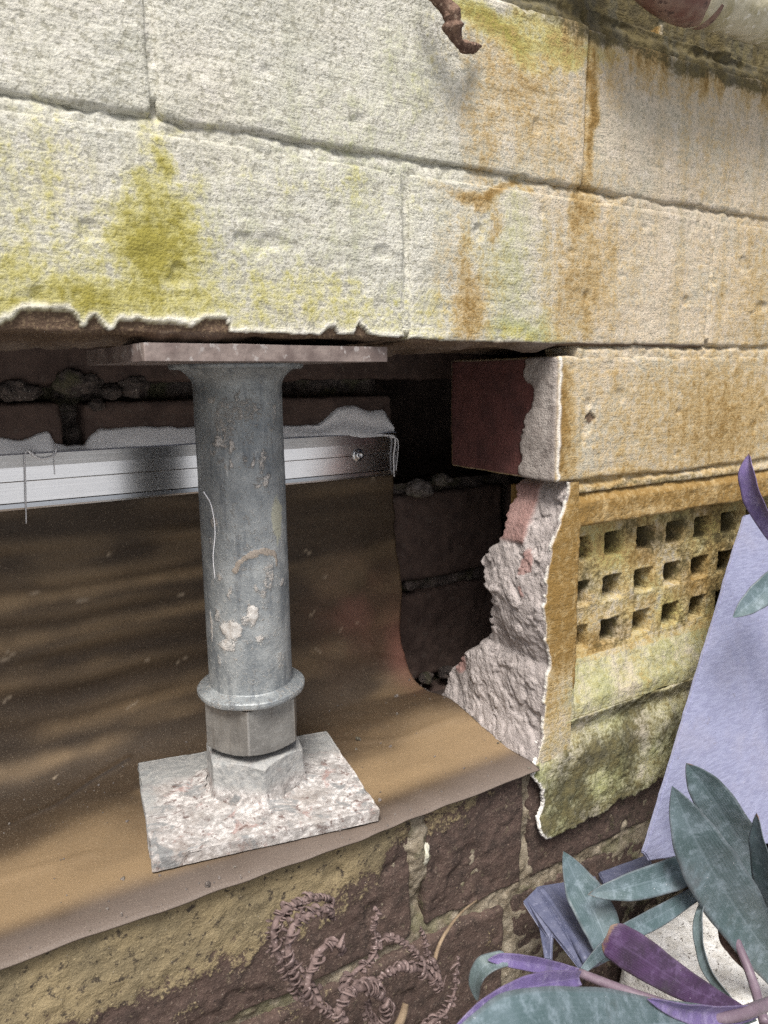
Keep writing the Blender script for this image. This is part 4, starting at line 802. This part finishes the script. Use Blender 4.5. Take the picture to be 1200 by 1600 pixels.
bd = slab('fibre_board', [on_plane(1166, 806), on_plane(1186, 800), on_plane(1420, 868), on_plane(1420, 1290), on_plane(1016, 1345), on_plane(1008, 1332)], .0035, BOARD, rough_edge=.0012, sub=40)
tag(bd, 'smooth lavender grey board leaning against the wall below the vent', 'board')
# broken dark blue tile
TILE = m_simple('slate_blue_plastic', (.085, .095, .16), (.12, .13, .20), 160, .5, 0, .0004, .45, (.17, .18, .26))
T0 = [at(838, 1384, Y=-.022), at(930, 1368, Y=-.012), at(985, 1480, Y=-.070), at(918, 1512, Y=-.078)]; tile = thing('roof_tile', 'broken slate blue ridged tile piece lying at the wall foot', 'tile', tuple(T0[3]))
slab('panel', T0, .004, TILE, tile, rough_edge=.0010); slab('flange', [at(838, 1385, Y=-.0215), at(917, 1512, Y=-.0775), at(904, 1514, Y=-.074), at(862, 1460, Y=-.050), at(860, 1500, Y=-.058), at(850, 1498, Y=-.055), at(842, 1450, Y=-.040), at(815, 1408, Y=-.026)], .003, TILE, tile, rough_edge=.0004)
P = spline([at(846, 1390, Y=-.024), at(880, 1440, Y=-.047), at(916, 1502, Y=-.0765)], 20); tube_mesh('rib', P, np.full(20, .0022), TILE, tile, n=12)
sh = slab('tile_shard', [at(935, 1362, Y=-.010), at(1010, 1335, Y=-.006), at(1030, 1362, Y=-.030), at(950, 1392, Y=-.034)], .005, TILE, rough_edge=.001); tag(sh, 'small dark blue tile shard under the lavender board corner', 'tile')
# white-washed stone
STONE = m_simple('flaking_whitewash', (.80, .79, .77), (.62, .60, .56), 130, .9, 0, .0012, .2, (.16, .14, .12))
p, c, n, Q, r = rbox(.162, .400, -.165, -.014, -.500, -.398, .010, .003, .004); d = .003*fbm(p[:, 0], p[:, 1], p[:, 2], 40, 4, 950)+.001*fbm(p[:, 0], p[:, 1], p[:, 2], 160, 3, 951)
tag(link('whitewashed_stone', mesh_np('whitewashed_stone', c+n*(r+d[:, None]), Q), STONE), 'white painted stone block lying under the trailing purple plant', 'stone')
fl = lump('paint_flake', at(662, 1333, Y=.003), .0036, m_simple('white_filler', (.62, .60, .52), (.48, .47, .38), 300, .9, 0, .0005), wall, 960, 1.9)

# ------------------------------------------------------------------ plants
TEAL = m_leaf('teal_leaf_top', (.050, .085, .090), (.092, .132, .148), (.20, .255, .295)); VIOL = m_leaf('violet_leaf_underside', (.028, .015, .034), (.055, .025, .075), (.11, .07, .15)); LILAC = m_leaf('lilac_leaf', (.10, .072, .19), (.155, .115, .28), (.28, .24, .40)); GREY = m_leaf('grey_green_leaf', (.07, .10, .10), (.12, .16, .17), (.2, .25, .28)); STEM = m_leaf('purple_stem', (.085, .048, .075), (.13, .085, .12), (.20, .16, .19)); DRY = m_simple('dry_leaf_sheath', (.13, .085, .07), (.07, .045, .038), 200, .85, 0, .0006)
def leaf(parent, pts, width, roll=0., fold=.25, mats=(None, None), curl=0., wprof=None, n=44, m=13, sharp=.75, name='leaf', seed=0):
    """lance-shaped leaf along a midrib from tip to base; both sides, real thickness"""
    P = spline([at(u, v, Y=Y) for u, v, Y in pts], n); T = np.gradient(P, axis=0); T /= np.linalg.norm(T, axis=1, keepdims=True)
    t = np.linspace(0, 1, n)
    wk, wv_ = wprof if wprof else ([0, .04, .12, .25, .42, .6, .8, 1], [.0, .17, .42, .72, .95, 1, .86, .55]); wd = .80*width*np.interp(t, wk, wv_); wd = np.convolve(np.pad(wd, 2, mode='reflect', reflect_type='odd'), [.1, .2, .4, .2, .1], 'valid')
    uu = np.linspace(-1, 1, m); top = np.zeros((n, m, 3)); N_ = np.zeros((n, m, 3))
    for i in range(n):
        vd = CAM-P[i]; vd /= np.linalg.norm(vd); ac = np.cross(vd, T[i]); ac /= np.linalg.norm(ac); up_ = np.cross(T[i], ac); up_ = up_ if up_ @ vd > 0 else -up_
        a = roll if not callable(roll) else roll(t[i]); ac2 = ac*math.cos(a)+up_*math.sin(a); up2 = up_*math.cos(a)-ac*math.sin(a)
        wob = .05*math.sin(t[i]*11+seed)+.06*math.sin(t[i]*23+seed*3); wd[i] *= 1+.012*math.sin(t[i]*37+seed*5)
        for j, u in enumerate(uu):
            h = fold*abs(u)**1.3+wob*u+curl*(u*u); top[i, j] = P[i]+ac2*(u*wd[i]/2)+up2*(h*wd[i]/2)
    du = np.gradient(top, axis=0); dv = np.gradient(top, axis=1); nr = np.cross(dv, du); nr /= np.maximum(np.linalg.norm(nr, axis=2, keepdims=True), 1e-12)
    vd = CAM-P[n//2]
    if nr[n//2, m//2] @ vd < 0: nr = -nr
    bot = top-nr*.0004; Vt_ = np.concatenate([top.reshape(-1, 3), bot.reshape(-1, 3)])
    a_, b_ = np.meshgrid(np.arange(n-1), np.arange(m-1), indexing='ij'); i_ = a_*m+b_; Qa = np.stack([i_, i_+m, i_+m+1, i_+1], -1).reshape(-1, 4); K = n*m
    rimq = []
    for i in range(n-1): rimq += [(i*m, i*m+K, (i+1)*m+K, (i+1)*m), ((i+1)*m+m-1, (i+1)*m+m-1+K, i*m+m-1+K, i*m+m-1)]
    Qall = np.concatenate([Qa, Qa[:, ::-1]+K, np.array(rimq)]); mi_ = np.concatenate([np.zeros(len(Qa)), np.ones(len(Qa)), np.zeros(len(rimq))])
    acr = np.tile(np.tile(uu, n), 2); rm = sstep(.90, 1.0, np.abs(acr))
    tipv = np.tile(np.repeat(sstep(.14, 0, t), m), 2)*(.35+.35*math.sin(seed*2.3))+.15*rm; me = mesh_np(name, Vt_, Qall, dict(across=acr, rim=rm, tip=tipv), True, mi_)
    bm = bmesh.new(); bm.from_mesh(me); bmesh.ops.recalc_face_normals(bm, faces=bm.faces); bm.to_mesh(me); bm.free()
    return link(name, me, list(mats), parent)
TV, VT, LG, GG = (TEAL, VIOL), (VIOL, TEAL), (LILAC, GREY), (GREY, VIOL)
b0 = at(1165, 1578, Y=-.150)
plant = thing('trailing_spiderwort', 'trailing purple and teal leaved plant at the wall foot in the lower right', 'plant', (b0[0], b0[1], -.49))
leaf(plant, [(1072, 1192, -.080), (1105, 1235, -.085), (1160, 1320, -.090), (1215, 1400, -.095)], .030, .15, .22, TV, seed=1)
leaf(plant, [(1050, 1228, -.095), (1090, 1320, -.100), (1150, 1420, -.105), (1240, 1545, -.115)], .041, -.10, .22, TV, seed=2)
leaf(plant, [(918, 1398, -.070), (985, 1385, -.080), (1060, 1362, -.085), (1130, 1330, -.085)], .021, .25, .20, TV, seed=3, sharp=.8)
leaf(plant, [(880, 1330, -.045), (905, 1385, -.055), (935, 1440, -.068), (955, 1500, -.080)], .029, -.30, .25, TV, seed=4)
leaf(plant, [(895, 1532, -.090), (960, 1470, -.090), (1040, 1425, -.088), (1120, 1375, -.085)], .013, .4, .15, TV, seed=5)
leaf(plant, [(948, 1462, -.105), (1000, 1495, -.115), (1080, 1545, -.130), (1175, 1585, -.145)], .024, .1, -.15, VT, seed=6, wprof=([0, .02, .1, .35, .7, 1], [.5, .72, .95, 1, .7, .15]))
leaf(plant, [(1106, 1388, -.095), (1092, 1440, -.102), (1104, 1510, -.118), (1150, 1575, -.140)], .010, .9, .3, GG, seed=7)
leaf(plant, [(680, 1680, -.170), (820, 1622, -.170), (980, 1604, -.165), (1180, 1590, -.150)], .034, -.25, .12, TV, seed=8, wprof=([0, .08, .3, .6, .85, 1], [.05, .5, 1, .95, .5, .1]))
leaf(plant, [(746, 1566, -.098), (742, 1538, -.099), (754, 1512, -.101), (780, 1500, -.103), (792, 1501, -.104)], .0105, -.5, .2, (GREY, LILAC), seed=9)
leaf(plant, [(762, 1500, -.102), (790, 1499, -.104), (850, 1509, -.106), (912, 1522, -.108)], .0078, .25, .35, LG, seed=16)
leaf(plant, [(705, 1612, -.130), (770, 1570, -.130), (840, 1540, -.128), (905, 1528, -.120)], .012, .2, .5, (LILAC, VIOL), seed=10)
leaf(plant, [(1010, 1560, -.158), (1070, 1578, -.158), (1130, 1585, -.155), (1180, 1578, -.150)], .012, .5, .6, (LILAC, VIOL), seed=11)
leaf(plant, [(1182, 1270, -.110), (1190, 1330, -.112), (1210, 1420, -.116), (1240, 1500, -.12)], .022, .9, .25, TV, seed=12)
def stem(parent, pts, r0, r1, mat, name='stem', n=30):
    P = spline([at(u, v, Y=Y) for u, v, Y in pts], n); return tube_mesh(name, P, np.linspace(r0, r1, n), mat, parent, n=14, ridge=lambda s, t: 1+.05*np.sin(5*t)+.10*np.exp(-((s*1000 % 22)/2.)**2))
stem(plant, [(1120, 1415, -.095), (1150, 1470, -.105), (1175, 1530, -.118), (1195, 1600, -.135)], .0022, .0028, STEM); stem(plant, [(905, 1520, -.108), (1010, 1560, -.135), (1120, 1590, -.155), (1215, 1565, -.150)], .0020, .0030, STEM)
leaf(plant, [(1125, 1440, -.098), (1132, 1465, -.099), (1150, 1490, -.104), (1168, 1512, -.112)], .007, .9, .9, (DRY, DRY), seed=13, name='dry_sheath')
p2 = thing('spiderwort_shoot', 'purple shoot with one teal leaf reaching past the lavender board edge', 'plant', tuple(at(1260, 900, Y=-.075)))
leaf(p2, [(1170, 708, -.060), (1172, 745, -.062), (1192, 800, -.066), (1240, 870, -.072)], .017, .7, .55, (LILAC, GREY), seed=14); leaf(p2, [(1145, 965, -.070), (1175, 940, -.072), (1215, 905, -.074), (1260, 870, -.075)], .019, .2, .25, TV, seed=15)
stem(p2, [(1235, 800, -.070), (1252, 900, -.075), (1262, 1000, -.078), (1270, 1200, -.085)], .003, .0035, STEM)
# dead fern fronds, rolled and twisted
FERN = m_simple('withered_fern', (.20, .145, .135), (.10, .07, .066), 240, .8, 0, .0004, .3, (.33, .26, .25)); STRAW = m_simple('straw_stalk', (.30, .225, .15), (.20, .145, .095), 200, .8, 0, .0004)
fb = at(585, 1640, Y=-.060); fern = thing('dried_fern', 'withered brown fern with curled twisted fronds below the sheet', 'fern', (fb[0], fb[1], -.49))
def frond(pts, r, seed, twist=900., taper=(.5, 1, .9, .25)):
    """withered frond: a thin midrib wrapped by many small shrivelled leaflets lying slantwise round it"""
    n = 120; P = spline([at(u, v, Y=Y-.030) for u, v, Y in pts], n); P = P+.0009*np.stack([fbm(P[:, 0], P[:, 1], P[:, 2], 130, 2, seed+k_) for k_ in (1, 2, 3)], -1)
    R = .52*r*np.interp(np.linspace(0, 1, n), [0, .2, .6, 1], taper); rs = np.random.RandomState(seed)
    T = np.gradient(P, axis=0); T /= np.linalg.norm(T, axis=1, keepdims=True); s_ = np.concatenate([[0], np.cumsum(np.linalg.norm(np.diff(P, axis=0), axis=1))])
    nrm = np.cross(T[0], [.3, .5, .8]); N_ = []
    for i in range(n): nrm = nrm-T[i]*(nrm @ T[i]); nrm /= np.linalg.norm(nrm); N_.append(nrm)
    N_ = np.array(N_); B_ = np.cross(T, N_); VV, QQ, off = [], [], 0
    def add(V, Q):
        nonlocal off
        VV.append(V); QQ.append(Q+off); off += len(V)
    V, Q = tube(P, R*.55+.0003, 10, flat=.7); add(V, Q)
    for sc in np.arange(.001, s_[-1]-.0005, .0021):
        for side in (0, 1):
            if rs.rand() < .12: continue
            sc = min(max(sc+rs.normal(0, .0006), 0), s_[-1]-.0004)
            i0 = np.interp(sc, s_, np.arange(n)); j = int(min(i0, n-2)); rr_ = R[j]*rs.uniform(.65, 1.3); ph = side*math.pi+rs.normal(0, .25)+sc*60; span = rs.uniform(1.9, 2.7); sl = rs.uniform(.7, 1.3)*rr_*1.1
            th = np.linspace(-.2, span, 9); f = np.linspace(0, 1, 9)
            c = P[j]+T[j]*(sc-s_[j]); q = c+np.outer(np.cos(th+ph)*rr_*(1+.18*np.sin(f*3)), N_[j])+np.outer(np.sin(th+ph)*rr_*(1+.18*np.sin(f*3)), B_[j])+np.outer(f*sl, T[j])
            if rs.rand() < .16: q = q+np.outer(f**2*rs.uniform(.001, .004), N_[j]*rs.normal()+B_[j]*rs.normal())
            V, Q = tube(q, np.interp(f, [0, .3, .8, 1], [.8, 1, .75, .2])*.0013, 6, flat=.32); add(V, Q)
    V = np.concatenate(VV); Q = np.concatenate(QQ); bm = bmesh.new(); vs = [bm.verts.new(v) for v in V]
    for q in Q:
        ids = list(dict.fromkeys(int(x) for x in q)); bm.faces.new([vs[x] for x in ids])
    bmesh.ops.recalc_face_normals(bm, faces=bm.faces); return bm_link('frond', bm, FERN, fern, True)
frond([(480, 1570, -.050), (447, 1520, -.048), (428, 1465, -.046), (440, 1428, -.045), (478, 1405, -.044), (512, 1402, -.042), (520, 1412, -.040)], .0043, 1)
frond([(500, 1545, -.055), (470, 1530, -.055), (448, 1490, -.054), (458, 1450, -.053), (490, 1425, -.051), (515, 1420, -.049), (522, 1438, -.046)], .0043, 2)
frond([(520, 1590, -.062), (490, 1560, -.062), (482, 1535, -.060), (495, 1495, -.059), (515, 1475, -.056), (533, 1477, -.053), (536, 1492, -.051)], .0043, 3)
frond([(540, 1610, -.075), (530, 1580, -.075), (545, 1550, -.074), (575, 1542, -.072), (600, 1560, -.068), (605, 1585, -.066), (590, 1600, -.064), (572, 1580, -.064), (576, 1560, -.063)], .0044, 4)
frond([(690, 1548, -.060), (670, 1525, -.060), (640, 1512, -.062), (610, 1518, -.063), (588, 1535, -.063)], .0040, 5)
frond([(530, 1545, -.058), (556, 1520, -.056), (580, 1495, -.054), (586, 1470, -.053), (583, 1440, -.053), (590, 1425, -.053), (584, 1418, -.053)], .0034, 7, 1200, (.9, 1, .5, .12))
frond([(585, 1480, -.052), (605, 1468, -.052), (635, 1475, -.052), (660, 1500, -.053), (690, 1520, -.054)], .0021, 8, 700, (.6, 1, .8, .5))
frond([(680, 1525, -.052), (672, 1500, -.050), (666, 1480, -.049), (660, 1460, -.048), (656, 1448, -.048)], .0030, 9, 1200, (1, .9, .5, .15))
frond([(660, 1612, -.072), (690, 1588, -.070), (706, 1558, -.069), (713, 1525, -.068), (715, 1498, -.068)], .0036, 10, 1000, (1, .9, .5, .15))
stem(fern, [(520, 1588, -.062), (508, 1572, -.060), (470, 1520, -.055)], .0010, .0008, STRAW, 'stalk', 16); stem(fern, [(618, 1612, -.071), (628, 1590, -.070), (634, 1568, -.068)], .0022, .0016, STRAW, 'stalk', 16)
stem(fern, [(675, 1525, -.052), (685, 1480, -.045), (705, 1445, -.036), (725, 1422, -.026), (746, 1406, -.016)], .0011, .0005, STRAW, 'stalk', 24); stem(fern, [(600, 1660, -.07), (560, 1625, -.07), (520, 1590, -.062)], .0018, .0012, STRAW, 'stalk', 16)
